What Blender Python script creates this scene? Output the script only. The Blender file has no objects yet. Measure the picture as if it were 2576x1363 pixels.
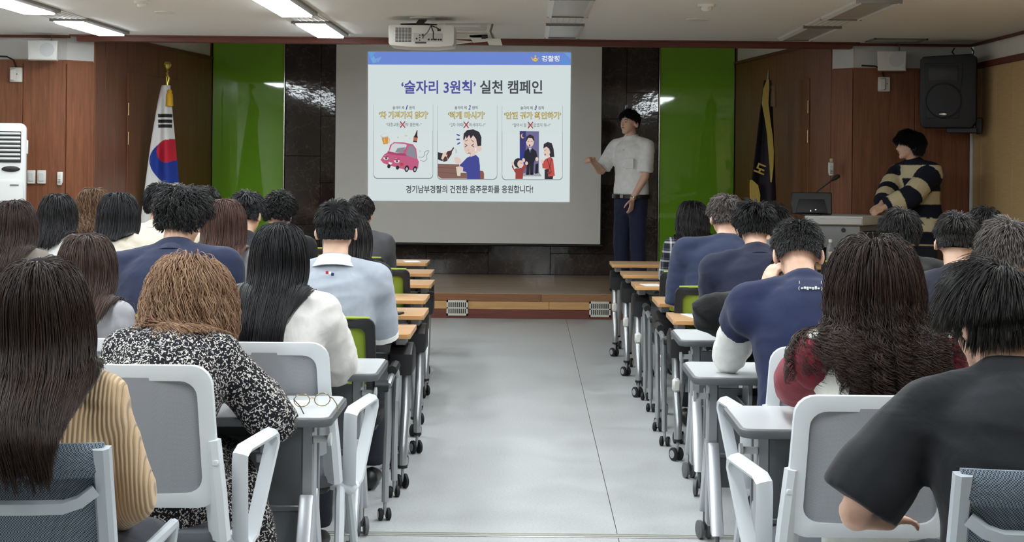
import bpy, bmesh, math, random
import numpy as np
from mathutils import Vector, Matrix, noise as mnoise

# ---------------------------------------------------------------- camera, world, exposure
SC = bpy.context.scene
COL = SC.collection
W, H = 2576, 1363
FPX = 3800.0                 # focal length in pixels
VPX, VPY = 1328.0, 400.0     # where the viewing axis meets the picture
ROLL = math.radians(0.57)
HC = 1.54                    # camera height
CEIL = 2.60

cd = bpy.data.cameras.new('camera')
cam = bpy.data.objects.new('camera', cd)
COL.objects.link(cam)
cd.sensor_width = 36.0
cd.lens = FPX / W * 36.0
cd.shift_x = (W / 2 - VPX) / W
cd.shift_y = -(H / 2 - VPY) / W
# the picture's principal point is off-centre, so the roll is taken about the viewing axis
cam.matrix_world = Matrix.Translation((0, 0, HC)) @ Matrix.Rotation(math.radians(90), 4, 'X') @ Matrix.Rotation(ROLL, 4, 'Z')
cd.clip_start = 0.05
cd.clip_end = 100
SC.camera = cam

w = bpy.data.worlds.new('world')
SC.world = w
w.use_nodes = True
w.node_tree.nodes['Background'].inputs[0].default_value = (0.9, 0.95, 1.0, 1)
w.node_tree.nodes['Background'].inputs[1].default_value = 0.15
LAMP = 33.0                  # strength of the lit ceiling panels
SLIDE = 0.80                 # strength of the projected picture
SC.view_settings.view_transform = 'Standard'
SC.view_settings.look = 'None'
SC.view_settings.gamma = 1.0
SC.view_settings.use_curve_mapping = False
SC.view_settings.exposure = 0.06
SC.cycles.use_denoising = True
SC.cycles.max_bounces = 5
SC.cycles.diffuse_bounces = 4
SC.cycles.glossy_bounces = 2
SC.cycles.transparent_max_bounces = 6
SC.cycles.use_adaptive_sampling = True
SC.cycles.adaptive_threshold = 0.07
SC.cycles.use_light_tree = False
SC.cycles_curves.subdivisions = 1
SC.cycles.caustics_reflective = False
SC.cycles.caustics_refractive = False

rng = np.random.default_rng(7)
random.seed(7)


def P(px, py, Y):
    """World point at depth Y seen at photograph pixel (px, py)."""
    a, b = px - VPX, py - VPY
    c, s = math.cos(ROLL), math.sin(ROLL)
    u, v = a * c + b * s, -a * s + b * c
    return Vector((u * Y / FPX, Y, HC - v * Y / FPX))


def lin(r, g, b):
    f = lambda c: (c / 255) / 12.92 if c / 255 <= 0.04045 else ((c / 255 + 0.055) / 1.055) ** 2.4
    return (f(r), f(g), f(b), 1.0)


# a scratch scene in which shapes are evaluated before they are linked to the real one
TMP = bpy.data.scenes.new('scratch')
TMPV = TMP.view_layers[0]


def getco(me):
    a = np.empty(len(me.vertices) * 3, np.float32)
    me.vertices.foreach_get('co', a)
    return a.reshape(-1, 3)


# ---------------------------------------------------------------- materials
MATS = {}


def nodes_of(m):
    m.use_nodes = True
    nt = m.node_tree
    return nt, nt.nodes, nt.links, nt.nodes['Principled BSDF']


def coord(nt, scale=(1, 1, 1), kind='Object'):
    tc = nt.nodes.new('ShaderNodeTexCoord')
    mp = nt.nodes.new('ShaderNodeMapping')
    mp.inputs['Scale'].default_value = scale
    nt.links.new(tc.outputs[kind], mp.inputs['Vector'])
    return mp.outputs[0]


def noise_node(nt, vec, scale, detail=3.0, rough=0.55, dist=0.0):
    n = nt.nodes.new('ShaderNodeTexNoise')
    n.inputs['Scale'].default_value = scale
    n.inputs['Detail'].default_value = detail
    n.inputs['Roughness'].default_value = rough
    n.inputs['Distortion'].default_value = dist
    nt.links.new(vec, n.inputs['Vector'])
    return n.outputs[0]


def ramp(nt, fac, stops, interp='LINEAR'):
    r = nt.nodes.new('ShaderNodeValToRGB')
    r.color_ramp.interpolation = interp
    el = r.color_ramp.elements
    el[0].position, el[0].color = stops[0][0], stops[0][1]
    el[1].position, el[1].color = stops[-1][0], stops[-1][1]
    for p, c in stops[1:-1]:
        e = el.new(p)
        e.color = c
    nt.links.new(fac, r.inputs[0])
    return r.outputs[0]


def add_bump(nt, b, height, strength=0.2, dist=0.01):
    n = nt.nodes.new('ShaderNodeBump')
    n.inputs['Strength'].default_value = strength
    n.inputs['Distance'].default_value = dist
    nt.links.new(height, n.inputs['Height'])
    nt.links.new(n.outputs[0], b.inputs['Normal'])


def mat(name, rgb, rough=0.5, metal=0.0, spec=0.5, var=0.0, vscale=8.0, bump=0.0, bscale=60.0, stretch=(1, 1, 1), bdist=0.004, coat=0.0, sheen=0.0, alpha=1.0):
    """Plain procedural material: base colour with soft variation and fine relief."""
    if name in MATS:
        return MATS[name]
    m = bpy.data.materials.new(name)
    nt, N, L, b = nodes_of(m)
    c = lin(*rgb)
    b.inputs['Base Color'].default_value = c
    b.inputs['Roughness'].default_value = rough
    b.inputs['Metallic'].default_value = metal
    b.inputs['Specular IOR Level'].default_value = spec
    b.inputs['Coat Weight'].default_value = coat
    b.inputs['Coat Roughness'].default_value = 0.08
    b.inputs['Sheen Weight'].default_value = sheen
    b.inputs['Alpha'].default_value = alpha
    if var or bump:
        v = coord(nt, stretch)
        if var:
            f = noise_node(nt, v, vscale, 4)
            lo = tuple(x * (1 - var) for x in c[:3]) + (1,)
            hi = tuple(min(1, x * (1 + var)) for x in c[:3]) + (1,)
            L.new(ramp(nt, f, [(0.3, lo), (0.7, hi)]), b.inputs['Base Color'])
        if bump:
            add_bump(nt, b, noise_node(nt, v, bscale, 3), bump, bdist)
    MATS[name] = m
    return m


def wood_mat(name, c1, c2, rough=0.45, axis='Z', scale=1.0, coat=0.0):
    if name in MATS:
        return MATS[name]
    m = bpy.data.materials.new(name)
    nt, N, L, b = nodes_of(m)
    s = {'Z': (14, 14, 0.7), 'X': (0.7, 14, 14), 'Y': (14, 0.7, 14)}[axis]
    v = coord(nt, tuple(q * scale for q in s))
    f = noise_node(nt, v, 2.2, 5, 0.65, 0.6)
    f2 = noise_node(nt, v, 11.0, 3, 0.6)
    mx = N.new('ShaderNodeMath')
    mx.operation = 'MULTIPLY_ADD'
    L.new(f2, mx.inputs[0])
    mx.inputs[1].default_value = 0.35
    L.new(f, mx.inputs[2])
    L.new(ramp(nt, mx.outputs[0], [(0.42, lin(*c1)), (0.85, lin(*c2))]), b.inputs['Base Color'])
    b.inputs['Roughness'].default_value = rough
    b.inputs['Coat Weight'].default_value = coat
    b.inputs['Coat Roughness'].default_value = 0.15
    add_bump(nt, b, f2, 0.06, 0.002)
    MATS[name] = m
    return m


def emit_mat(name, rgb, strength):
    if name in MATS:
        return MATS[name]
    m = bpy.data.materials.new(name)
    m.use_nodes = True
    nt = m.node_tree
    nt.nodes.remove(nt.nodes['Principled BSDF'])
    e = nt.nodes.new('ShaderNodeEmission')
    e.inputs[0].default_value = lin(*rgb)
    e.inputs[1].default_value = strength
    nt.links.new(e.outputs[0], nt.nodes['Material Output'].inputs[0])
    MATS[name] = m
    return m


# ---------------------------------------------------------------- mesh building
class MB:
    """Collects shapes into one bmesh; build() links them as one mesh object."""

    def __init__(self):
        self.bm = bmesh.new()

    def _add(self, verts, faces, mi=0, M=None):
        vs = [self.bm.verts.new((M @ Vector(v)) if M else v) for v in verts]
        out = []
        for f in faces:
            try:
                q = self.bm.faces.new([vs[i] for i in f])
                q.material_index = mi
                out.append(q)
            except ValueError:
                pass
        return vs, out

    def box(self, c, s, bev=0.0, M=None, mi=0, seg=1):
        x, y, z = (q / 2 for q in s)
        v = [(c[0] + i * x, c[1] + j * y, c[2] + k * z) for i in (-1, 1) for j in (-1, 1) for k in (-1, 1)]
        f = [(0, 1, 3, 2), (4, 6, 7, 5), (0, 4, 5, 1), (2, 3, 7, 6), (0, 2, 6, 4), (1, 5, 7, 3)]
        vs, fs = self._add(v, f, mi, M)
        if bev:
            es = list({e for q in fs for e in q.edges})
            bmesh.ops.bevel(self.bm, geom=es, offset=bev, segments=seg, affect='EDGES', profile=0.5, clamp_overlap=True)
        return self

    def prism(self, poly, h0, h1, axis='Z', mi=0, M=None, bev=0.0):
        """Polygon (list of 2D points) extruded along an axis."""
        def at(p, h):
            return {'Z': (p[0], p[1], h), 'Y': (p[0], h, p[1]), 'X': (h, p[0], p[1])}[axis]
        n = len(poly)
        v = [at(p, h0) for p in poly] + [at(p, h1) for p in poly]
        f = [tuple(range(n))[::-1], tuple(range(n, 2 * n))] + [(i, (i + 1) % n, n + (i + 1) % n, n + i) for i in range(n)]
        vs, fs = self._add(v, f, mi, M)
        bmesh.ops.recalc_face_normals(self.bm, faces=fs)
        if bev:
            es = list({e for q in fs[:2] for e in q.edges})
            bmesh.ops.bevel(self.bm, geom=es, offset=bev, segments=2, affect='EDGES', profile=0.5, clamp_overlap=True)
        return self

    def rings(self, rings, cap=True, mi=0, closed=False):
        n = len(rings[0])
        vs = [[self.bm.verts.new(p) for p in r] for r in rings]
        m = len(rings)
        fs = []
        for i in range(m if closed else m - 1):
            a, b = vs[i], vs[(i + 1) % m]
            for j in range(n):
                q = self.bm.faces.new((a[j], a[(j + 1) % n], b[(j + 1) % n], b[j]))
                q.material_index = mi
                fs.append(q)
        if cap and not closed:
            for r in (vs[0][::-1], vs[-1]):
                q = self.bm.faces.new(r)
                q.material_index = mi
                fs.append(q)
        bmesh.ops.recalc_face_normals(self.bm, faces=fs)
        return self

    def tube(self, pts, r, n=8, mi=0, closed=False, sec=None):
        """Round (or sec = list of 2D offsets) section swept along points; r may be a list."""
        pts = [Vector(p) for p in pts]
        m = len(pts)
        rs = r if isinstance(r, (list, tuple)) else [r] * m
        out = []
        up = Vector((0, 0, 1))
        prev = None
        for i, p in enumerate(pts):
            if closed:
                t = pts[(i + 1) % m] - pts[i - 1]
            else:
                t = pts[min(i + 1, m - 1)] - pts[max(i - 1, 0)]
            t.normalize()
            if prev is None:
                a = t.cross(up)
                if a.length < 1e-3:
                    a = t.cross(Vector((0, 1, 0)))
            else:
                a = prev - t * prev.dot(t)
            a.normalize()
            prev = a
            b = t.cross(a)
            if sec:
                out.append([p + a * q[0] * rs[i] + b * q[1] * rs[i] for q in sec])
            else:
                out.append([p + (a * math.cos(k * 2 * math.pi / n) + b * math.sin(k * 2 * math.pi / n)) * rs[i] for k in range(n)])
        return self.rings(out, True, mi, closed)

    def cyl(self, p0, p1, r, n=12, mi=0, r1=None):
        return self.tube([p0, p1], [r, r if r1 is None else r1], n, mi)

    def lathe(self, prof, c=(0, 0, 0), n=16, mi=0, M=None):
        rr = []
        for (r, z) in prof:
            ring = [Vector((c[0] + max(r, 1e-4) * math.cos(k * 2 * math.pi / n), c[1] + max(r, 1e-4) * math.sin(k * 2 * math.pi / n), c[2] + z)) for k in range(n)]
            rr.append([M @ q for q in ring] if M else ring)
        return self.rings(rr, True, mi)

    def ball(self, c, r, n=10, mi=0, M=None):
        r = r if isinstance(r, (tuple, list)) else (r, r, r)
        rr = []
        for i in range(n // 2 + 1):
            a = math.pi * (i / (n // 2) - 0.5)
            ring = [Vector((max(math.cos(a), 1e-3) * r[0] * math.cos(k * 2 * math.pi / n), max(math.cos(a), 1e-3) * r[1] * math.sin(k * 2 * math.pi / n), r[2] * math.sin(a))) for k in range(n)]
            rr.append([Vector(c) + ((M @ q) if M else q) for q in ring])
        return self.rings(rr, True, mi)

    def build(self, name, mats, parent=None, smooth=40, loc=None):
        me = bpy.data.meshes.new(name)
        self.bm.to_mesh(me)
        self.bm.free()
        if not isinstance(mats, (list, tuple)):
            mats = [mats]
        for q in mats:
            me.materials.append(q)
        if smooth:
            me.polygons.foreach_set('use_smooth', [True] * len(me.polygons))
            me.set_sharp_from_angle(angle=math.radians(smooth))
        return link(name, me, parent, loc)


def link(name, data, parent=None, loc=None, rz=0.0):
    o = bpy.data.objects.new(name, data)
    COL.objects.link(o)
    if parent:
        o.parent = parent
    if loc is not None:
        o.location = loc
    if rz:
        o.rotation_euler = (0, 0, rz)
    return o


def tag(o, label, cat, group=None):
    o['label'] = label
    o['category'] = cat
    if group:
        o['group'] = group
    return o


def empty(name, loc, rz=0.0):
    o = link(name, None, None, loc, rz)
    o.empty_display_size = 0.1
    return o


def structure(o):
    o['kind'] = 'structure'
    return o


def copy_tree(o, parent=None):
    c = o.copy()
    COL.objects.link(c)
    c.parent = parent
    for ch in o.children:
        copy_tree(ch, c)
    return c


def boxobj(name, c, s, m, parent=None, bev=0.0, smooth=40):
    return MB().box(c, s, bev).build(name, m, parent, smooth)


def rrect(x0, z0, x1, z1, r, n=5):
    """Rounded rectangle outline; r a number or four radii (bottom-left, bottom-right, top-right, top-left)."""
    r = r if isinstance(r, (list, tuple)) else (r,) * 4
    pts = []
    for (cx, cz, a0, q) in ((x0 + r[0], z0 + r[0], 180, r[0]), (x1 - r[1], z0 + r[1], 270, r[1]), (x1 - r[2], z1 - r[2], 0, r[2]), (x0 + r[3], z1 - r[3], 90, r[3])):
        for k in range(n + 1):
            a = math.radians(a0 + 90 * k / n)
            pts.append((cx + q * math.cos(a), cz + q * math.sin(a)))
    return pts
# ---------------------------------------------------------------- room
XL, XR, YB, YF, YS, YW = -5.3, 3.95, -2.6, 13.45, 14.6, 17.0
STG = 0.24

M_floor = bpy.data.materials.new('grey_vinyl')
nt, N, L, b = nodes_of(M_floor)
v = coord(nt)
f1 = noise_node(nt, v, 90, 4, 0.7)
f2 = noise_node(nt, v, 3.0, 4, 0.6, 0.4)
c1 = ramp(nt, f1, [(0.3, lin(170, 173, 173)), (0.5, lin(188, 190, 190)), (0.75, lin(198, 199, 198))])
mx = N.new('ShaderNodeMix')
mx.data_type = 'RGBA'
mx.blend_type = 'MULTIPLY'
mx.inputs[0].default_value = 1.0
L.new(c1, mx.inputs[6])
L.new(ramp(nt, f2, [(0.3, (0.86, 0.86, 0.86, 1)), (0.7, (1, 1, 1, 1))]), mx.inputs[7])
L.new(mx.outputs[2], b.inputs['Base Color'])
L.new(ramp(nt, f2, [(0.3, (0.30, 0.30, 0.30, 1)), (0.7, (0.42, 0.42, 0.42, 1))]), b.inputs['Roughness'])
add_bump(nt, b, f1, 0.08, 0.002)

M_ceil = mat('ceiling_plaster', (226, 227, 224), 0.9, var=0.03, vscale=60, bump=0.25, bscale=160)
M_white = mat('white_paint', (205, 205, 202), 0.7, var=0.03, bump=0.05, bscale=40)
M_wall = mat('pale_wall_paint', (226, 222, 212), 0.8, var=0.03)
M_wood = wood_mat('reddish_wall_veneer', (98, 58, 38), (138, 86, 58), 0.42, 'Z', 1.0)
M_beam = wood_mat('dark_red_beam_wood', (88, 42, 32), (112, 58, 44), 0.5, 'X')
M_mould = wood_mat('moulding_wood', (120, 78, 52), (150, 100, 68), 0.5, 'X')
M_yel = mat('ochre_fabric_panel', (190, 160, 112), 0.8, var=0.10, vscale=5, stretch=(1, 1, 30), bump=0.2, bscale=30)
M_dark = mat('dark_gap', (30, 22, 18), 0.9)
M_steel = mat('polished_steel', (200, 196, 188), 0.22, 1.0)

M_marble = bpy.data.materials.new('dark_emperador_marble')
nt, N, L, b = nodes_of(M_marble)
v = coord(nt)
wp = noise_node(nt, v, 1.6, 5, 0.6)
vor = N.new('ShaderNodeTexVoronoi')
vor.feature = 'DISTANCE_TO_EDGE'
vor.inputs['Scale'].default_value = 3.2
mp = N.new('ShaderNodeVectorMath')
mp.operation = 'MULTIPLY_ADD'
nz = N.new('ShaderNodeTexNoise')
nz.inputs['Scale'].default_value = 3.0
nz.inputs['Detail'].default_value = 6
L.new(v, nz.inputs['Vector'])
L.new(nz.outputs['Color'], mp.inputs[0])
mp.inputs[1].default_value = (1.3, 1.3, 1.3)
L.new(v, mp.inputs[2])
L.new(mp.outputs[0], vor.inputs['Vector'])
vein = ramp(nt, vor.outputs['Distance'], [(0.0, lin(112, 100, 90)), (0.018, lin(66, 57, 52)), (0.06, lin(46, 40, 38))])
blot = ramp(nt, wp, [(0.35, lin(58, 50, 48)), (0.6, lin(92, 80, 74))])
mx = N.new('ShaderNodeMix')
mx.data_type = 'RGBA'
mx.blend_type = 'MIX'
mx.inputs[0].default_value = 0.45
L.new(vein, mx.inputs[6])
L.new(blot, mx.inputs[7])
L.new(mx.outputs[2], b.inputs['Base Color'])
b.inputs['Roughness'].default_value = 0.05
add_bump(nt, b, noise_node(nt, v, 7.0, 3), 0.055, 0.02)

M_green = bpy.data.materials.new('green_back_painted_glass')
nt, N, L, b = nodes_of(M_green)
b.inputs['Base Color'].default_value = lin(132, 192, 52)
b.inputs['Roughness'].default_value = 0.03
b.inputs['Specular IOR Level'].default_value = 0.6
v = coord(nt)
add_bump(nt, b, noise_node(nt, v, 1.2, 2), 0.015, 0.02)


def wall(name, A, B, side, z0, z1, m, joints=(), pm=None, gap=0.006, thick=0.06, z1p=None):
    """A wall run from A to B; panels (joints in metres along it) sit proud on the room side."""
    A, B = Vector((A[0], A[1])), Vector((B[0], B[1]))
    d = B - A
    ln = d.length
    o = MB().box((ln / 2, -side * (thick / 2 + 0.008), (z0 + z1) / 2), (ln, thick, z1 - z0)).build(name, m, None, 0, (A.x, A.y, 0))
    o.rotation_euler = (0, 0, math.atan2(d.y, d.x))
    structure(o)
    js = [0.0] + list(joints) + [ln]
    if pm:
        zt = z1p or z1
        for a, c in zip(js[:-1], js[1:]):
            boxobj('wood_panel' if pm is M_wood else 'fabric_panel', ((a + c) / 2, 0, (z0 + zt) / 2), (c - a - gap, 0.016, zt - z0), pm, o, 0.002, 0)
    return o


# floor in two sheets with the seam between them, on a dark subfloor
fl = structure(MB().box(((XL + XR) / 2, (YB + YS) / 2, -0.06), (XR - XL + 0.4, YS - YB + 0.6, 0.1)).build('floor', M_dark, None, 0))
SEAM = 0.385
boxobj('vinyl_sheet', ((XL + SEAM) / 2 - 0.1, (YB + YS) / 2, -0.005), (SEAM - XL + 0.2 - 0.006, YS - YB, 0.01), M_floor, fl)
boxobj('vinyl_sheet', ((XR + SEAM) / 2 + 0.05, (YB + YS) / 2, -0.005), (XR - SEAM + 0.1, YS - YB, 0.01), M_floor, fl)
t = MB().box((0, 6.18, 0.002), (8.6, 0.055, 0.004), 0.0015)
t.box((0, 6.165, 0.005), (8.6, 0.006, 0.003)).box((0, 6.195, 0.005), (8.6, 0.006, 0.003))
structure(t.build('trim_1', mat('threshold_metal', (205, 203, 196), 0.35, 0.6, var=0.05)))

ce = structure(MB().box(((XL + XR) / 2, (YB + YF) / 2, CEIL + 0.05), (XR - XL + 0.2, YF - YB + 0.1, 0.1)).build('ceiling', M_ceil, None, 0))
# the stage has its own higher ceiling behind the beam
structure(MB().box((-0.6, (YF + YW) / 2 + 0.1, 3.15), (9.0, YW - YF + 0.5, 0.1)).build('ceiling_stage', M_white, None, 0))
structure(MB().box(((XL + XR) / 2, YF + 0.08, 2.86), (XR - XL + 0.2, 0.06, 0.5)).build('wall_above_beam', M_white, None, 0))

wall('wall_left', (XL, YB), (XL, YF), -1, 0, CEIL, M_wall)
wall('wall_right', (XR, YB), (XR, YF), 1, 0, CEIL, M_wall, [0.42 * k + 0.2 for k in range(1, 38)], M_yel, 0.004, z1p=2.37)
wall('wall_back', (XL, YB), (XR, YB), 1, 0, CEIL, M_wall)
structure(boxobj('trim_2', (XR - 0.022, (YB + YF) / 2, 2.395), (0.03, YF - YB, 0.05), M_beam, None, 0.004))
structure(boxobj('trim_3', (XR - 0.012, (YB + YF) / 2, 2.588), (0.024, YF - YB, 0.024), M_beam, None, 0.003))
structure(boxobj('trim_4', ((-4.08 + XL) / 2, YF - 0.012, 2.588), (-4.08 - XL, 0.024, 0.024), M_beam, None, 0.003))
structure(boxobj('trim_5', ((2.85 + XR) / 2, YF - 0.012, 2.588), (XR - 2.85, 0.024, 0.024), M_beam, None, 0.003))

# pillars beside the stage: wood below, white band above, moulding between
AL, BL, CL = (-4.116, YF), (-3.926, 13.65), (-3.57, YW)
AR, BR, CR = (2.89, YF), (2.737, 13.65), (2.335, YW)
wall('wall_pillar_left', (XL, YF), AL, -1, 0, 2.37, M_wood, [0.42, 0.80], M_wood)
wall('wall_pillar_left_chamfer', AL, BL, -1, 0, 2.37, M_wood, [], M_wood)
wall('wall_pillar_right', AR, (XR, YF), -1, 0, 2.37, M_wood, [0.55], M_wood)
wall('wall_pillar_right_chamfer', AR, BR, 1, 0, 2.37, M_wood, [], M_wood)
for nm, A_, B_, sd in (('left', (XL, YF), AL, -1), ('left_chamfer', AL, BL, -1), ('right', AR, (XR, YF), -1), ('right_chamfer', AR, BR, 1)):
    wall('wall_band_' + nm, A_, B_, sd, 2.37, 2.60, M_white, thick=0.05)
    o = wall('trim_band_' + nm, A_, B_, sd, 2.345, 2.382, M_mould, thick=0.02)
    o.location += Vector((0, -0.014, 0))


def along(A, B, px, py=300):
    u = P(px, py, 1000).x * FPX / 1000
    dx, dy = B[0] - A[0], B[1] - A[1]
    t = (u * A[1] - FPX * A[0]) / (FPX * dx - u * dy)
    return t * math.hypot(dx, dy)


jl = [along(BL, CL, q) for q in (262, 287, 317, 396, 443, 493)]
jr = sorted(along(BR, CR, q) for q in (2062, 2022, 1935, 1890))
wl = wall('wall_stage_left', BL, CL, -1, 0, 3.1, M_wall, jl, M_wood, 0.008, z1p=2.63)
wr = wall('wall_stage_right', BR, CR, 1, 0, 3.1, M_wall, jr, M_wood, 0.008, z1p=2.63)
for q, lnw, sd in ((wl, math.dist(BL, CL), -1), (wr, math.dist(BR, CR), 1)):
    boxobj('top_moulding', (lnw / 2, sd * 0.012, 2.64), (lnw, 0.03, 0.03), M_beam, q, 0.003)
M_brass = mat('pale_brass', (190, 165, 120), 0.35, 0.9)
# flush doors in the splayed walls: a leaf a little proud, two hinges, a knob
for n, (q, sd, a, c, hz) in enumerate(((wl, -1, jl[2], jl[4], (1.98, 1.70)), (wr, 1, jr[0] + 0.28, jr[2] + 0.1, (2.06, 1.78)))):
    dd = MB().box(((a + c) / 2, sd * 0.013, 1.24), (c - a, 0.012, 2.0 + 0.18), 0.002).build('door_%d' % (n + 1), M_wood, None, 0)
    dd.location, dd.rotation_euler = q.location, q.rotation_euler
    structure(dd)
    for z in hz:
        MB().cyl((a - 0.004, sd * 0.026, z - 0.06), (a - 0.004, sd * 0.026, z + 0.06), 0.007, 8).build('hinge', M_brass, dd)
    MB().ball((c - 0.07, sd * 0.05, 1.18), 0.028).cyl((c - 0.07, sd * 0.012, 1.18), (c - 0.07, sd * 0.05, 1.18), 0.012, 8).build('door_knob', M_steel, dd)

# front wall behind the stage: marble slabs between green glass panes
wf = structure(MB().box((-0.6, YW + 0.09, 1.6), (7.4, 0.1, 3.2)).build('wall_front', M_dark, None, 0))
gx = [P(q, 330, YW).x for q in (533, 715, 1658, 1848)]
for a, c in ((gx[0], gx[1]), (gx[2], gx[3])):
    boxobj('glass_pane', ((a + c) / 2, YW + 0.015, 1.65), (c - a - 0.01, 0.03, 2.8), M_green, wf, 0.002)
for q in (gx[1], gx[2]):
    boxobj('metal_strip', (q, YW - 0.002, 1.65), (0.014, 0.03, 2.8), M_steel, wf, 0.003)
for q in (gx[0] - 0.03, gx[3] + 0.03):
    boxobj('dark_strip', (q, YW, 1.65), (0.05, 0.05, 2.8), M_beam, wf, 0.003)
x0, x1 = gx[1] + 0.009, gx[2] - 0.009
cols = [x0, x0 + 0.40, x0 + 0.40 + 0.56, x0 + 1.6, x0 + 2.3, x0 + 3.0, x1 - 0.36, x1]
zs = [STG, 0.78, 1.55, 2.30, 3.05]
for i in range(len(cols) - 1):
    for k in range(len(zs) - 1):
        dz = 0.0 if i % 2 == 0 else -0.30
        za, zb = max(STG, zs[k] + (dz if k else 0)), zs[k + 1] + (dz if k < 3 else 0)
        sl = boxobj('marble_slab', ((cols[i] + cols[i + 1]) / 2, YW + 0.02, (za + zb) / 2), (cols[i + 1] - cols[i] - 0.004, 0.03, zb - za - 0.004), M_marble, wf, 0.0015, 0)
        sl.data.transform(Matrix.Translation((-sl.dimensions.x * 0, 0, 0)))

# stage: deck boards behind a front of three plank courses
M_deck = wood_mat('worn_stage_boards', (158, 134, 110), (190, 164, 138), 0.25, 'X')
M_pl1 = wood_mat('brown_riser_plank', (118, 76, 48), (146, 98, 64), 0.35, 'X')
M_pl2 = wood_mat('honey_riser_plank', (186, 140, 88), (210, 166, 112), 0.4, 'X')
M_pl1b = wood_mat('tan_riser_plank', (136, 96, 60), (160, 116, 76), 0.35, 'X')
M_pl3 = wood_mat('red_brown_skirting', (96, 46, 36), (118, 62, 48), 0.5, 'X')
sg = structure(MB().box((-0.6, (YS + YW) / 2 + 0.02, STG / 2 - 0.012), (7.6, YW - YS - 0.02, STG - 0.03)).build('stage', M_dark, None, 0))
nb = 14
for i in range(nb):
    yy = YS + (YW - YS) * (i + 0.5) / nb
    brk = [-4.4, -2.6 + (i * 0.77) % 1.5, -0.4 + (i * 1.13) % 1.3, 1.2 + (i * 0.6) % 1.1, 3.2]
    for a, c in zip(brk[:-1], brk[1:]):
        boxobj('deck_board', ((a + c) / 2, yy, STG - 0.01), (c - a - 0.002, (YW - YS) / nb - 0.002, 0.02), M_deck, sg, 0, 0)
for z0, z1, ms, brk in ((0.165, 0.236, (M_pl1, M_pl1, M_pl1b, M_pl1), [-4.4, -1.9, P(1361, 750, YS).x, 1.9, 3.2]),
                        (0.087, 0.163, (M_pl2,) * 4, [-4.4, -2.2, P(1381, 780, YS).x, 2.2, 3.2])):
    for a, c, mm in zip(brk[:-1], brk[1:], ms):
        boxobj('riser_plank', ((a + c) / 2, YS - 0.01, (z0 + z1) / 2), (c - a - 0.003, 0.02, z1 - z0), mm, sg, 0.002, 0)
boxobj('skirting_board', (-0.6, YS - 0.016, 0.043), (7.6, 0.03, 0.086), M_pl3, sg, 0.003, 0)

# floor vents let into the stage front: a plate with two rows of slots
M_ventw = mat('off_white_vent', (214, 210, 200), 0.45)
for px, lab in ((1150, 'white slotted air vent in stage front, nearer the left desks'), (1509, 'white slotted air vent in stage front, nearer the right desks')):
    c = P(px, 785, YS - 0.035)
    ev = empty('air_vent', (c.x, YS - 0.036, 0.025))
    fr = MB()
    wv, hv = 0.205, 0.148
    fr.box((0, 0, 0.010), (wv, 0.012, 0.020)).box((0, 0, hv - 0.010), (wv, 0.012, 0.020)).box((0, 0, hv / 2), (wv, 0.012, 0.012))
    for s in (-1, 1):
        fr.box((s * (wv / 2 - 0.007), 0, hv / 2), (0.014, 0.012, hv))
    fr.build('frame', M_ventw, ev, 0)
    for r in (0, 1):
        for k in range(10):
            boxobj('slat', (-wv / 2 + 0.014 + (k + 0.0) * 0.0197, 0, 0.045 + r * 0.058), (0.0095, 0.01, 0.052), M_ventw, ev, 0, 0)
    boxobj('duct', (0, 0.004, hv / 2), (wv - 0.01, 0.003, hv - 0.01), mat('duct_black', (12, 12, 12), 0.9), ev, 0, 0)
    tag(ev, lab, 'vent', 'vents in the stage front')

# beam across the stage opening
bm_ = MB().box((-0.57, YF - 0.05, 2.572), (6.86, 0.10, 0.058), 0.004)
bm_.box((-0.57, YF - 0.06, 2.594), (6.98, 0.13, 0.014), 0.003)
structure(bm_.build('trim_beam', M_beam))

# ---------------------------------------------------------------- ceiling lights
M_lit = emit_mat('lit_diffuser', (242, 250, 254), LAMP)
M_off = mat('unlit_diffuser', (176, 176, 172), 0.35)
M_rim = mat('light_fixture_white', (216, 216, 212), 0.45)
M_rimg = mat('light_fixture_grey', (120, 118, 112), 0.4, 0.3)
LX = (-3.58, -1.70, 0.28, 2.28)
LY = [12.35 - 1.9 * k for k in range(8)]
ORD = ('front', 'second', 'third', 'fourth', 'fifth', 'sixth', 'seventh', 'rearmost')
CN = ('far left', 'centre-left', 'centre-right', 'far right')


def light(x, y, lit, lab):
    e = empty('ceiling_light', (x, y, CEIL))
    rm = MB()
    for s in (-1, 1):
        rm.prism([(s * 0.15, 0.0), (s * 0.15, -0.018), (s * 0.118, -0.030), (s * 0.118, -0.012)], -0.61, 0.61, 'Y')
    rm.build('side_rail', M_rim if not lit else M_rimg, e, 0)
    for s in (-1, 1):
        boxobj('end_rail', (0, s * 0.605, -0.012), (0.30, 0.014, 0.024), M_rimg, e, 0, 0)
    if lit:      # tray shape dropped below the rails so its glowing sides brighten the ceiling
        MB().prism([(-0.118, -0.010), (0.118, -0.010), (0.108, -0.040), (-0.108, -0.040)], -0.592, 0.592, 'Y').build('diffuser', M_lit, e, 0)
    else:
        boxobj('diffuser', (0, 0, -0.013), (0.236, 1.19, 0.006), M_off, e, 0, 0)
    tag(e, lab, 'ceiling light', 'recessed ceiling lights')
    return e


for i, x in enumerate(LX):
    for k, y in enumerate(LY):
        lit = (i < 2 or k >= 2) and k < 6
        light(x, y, lit, '%s ceiling light panel in %s column, %s from the stage' % ('lit white' if lit else 'switched-off grey', CN[i], ORD[k]))
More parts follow.
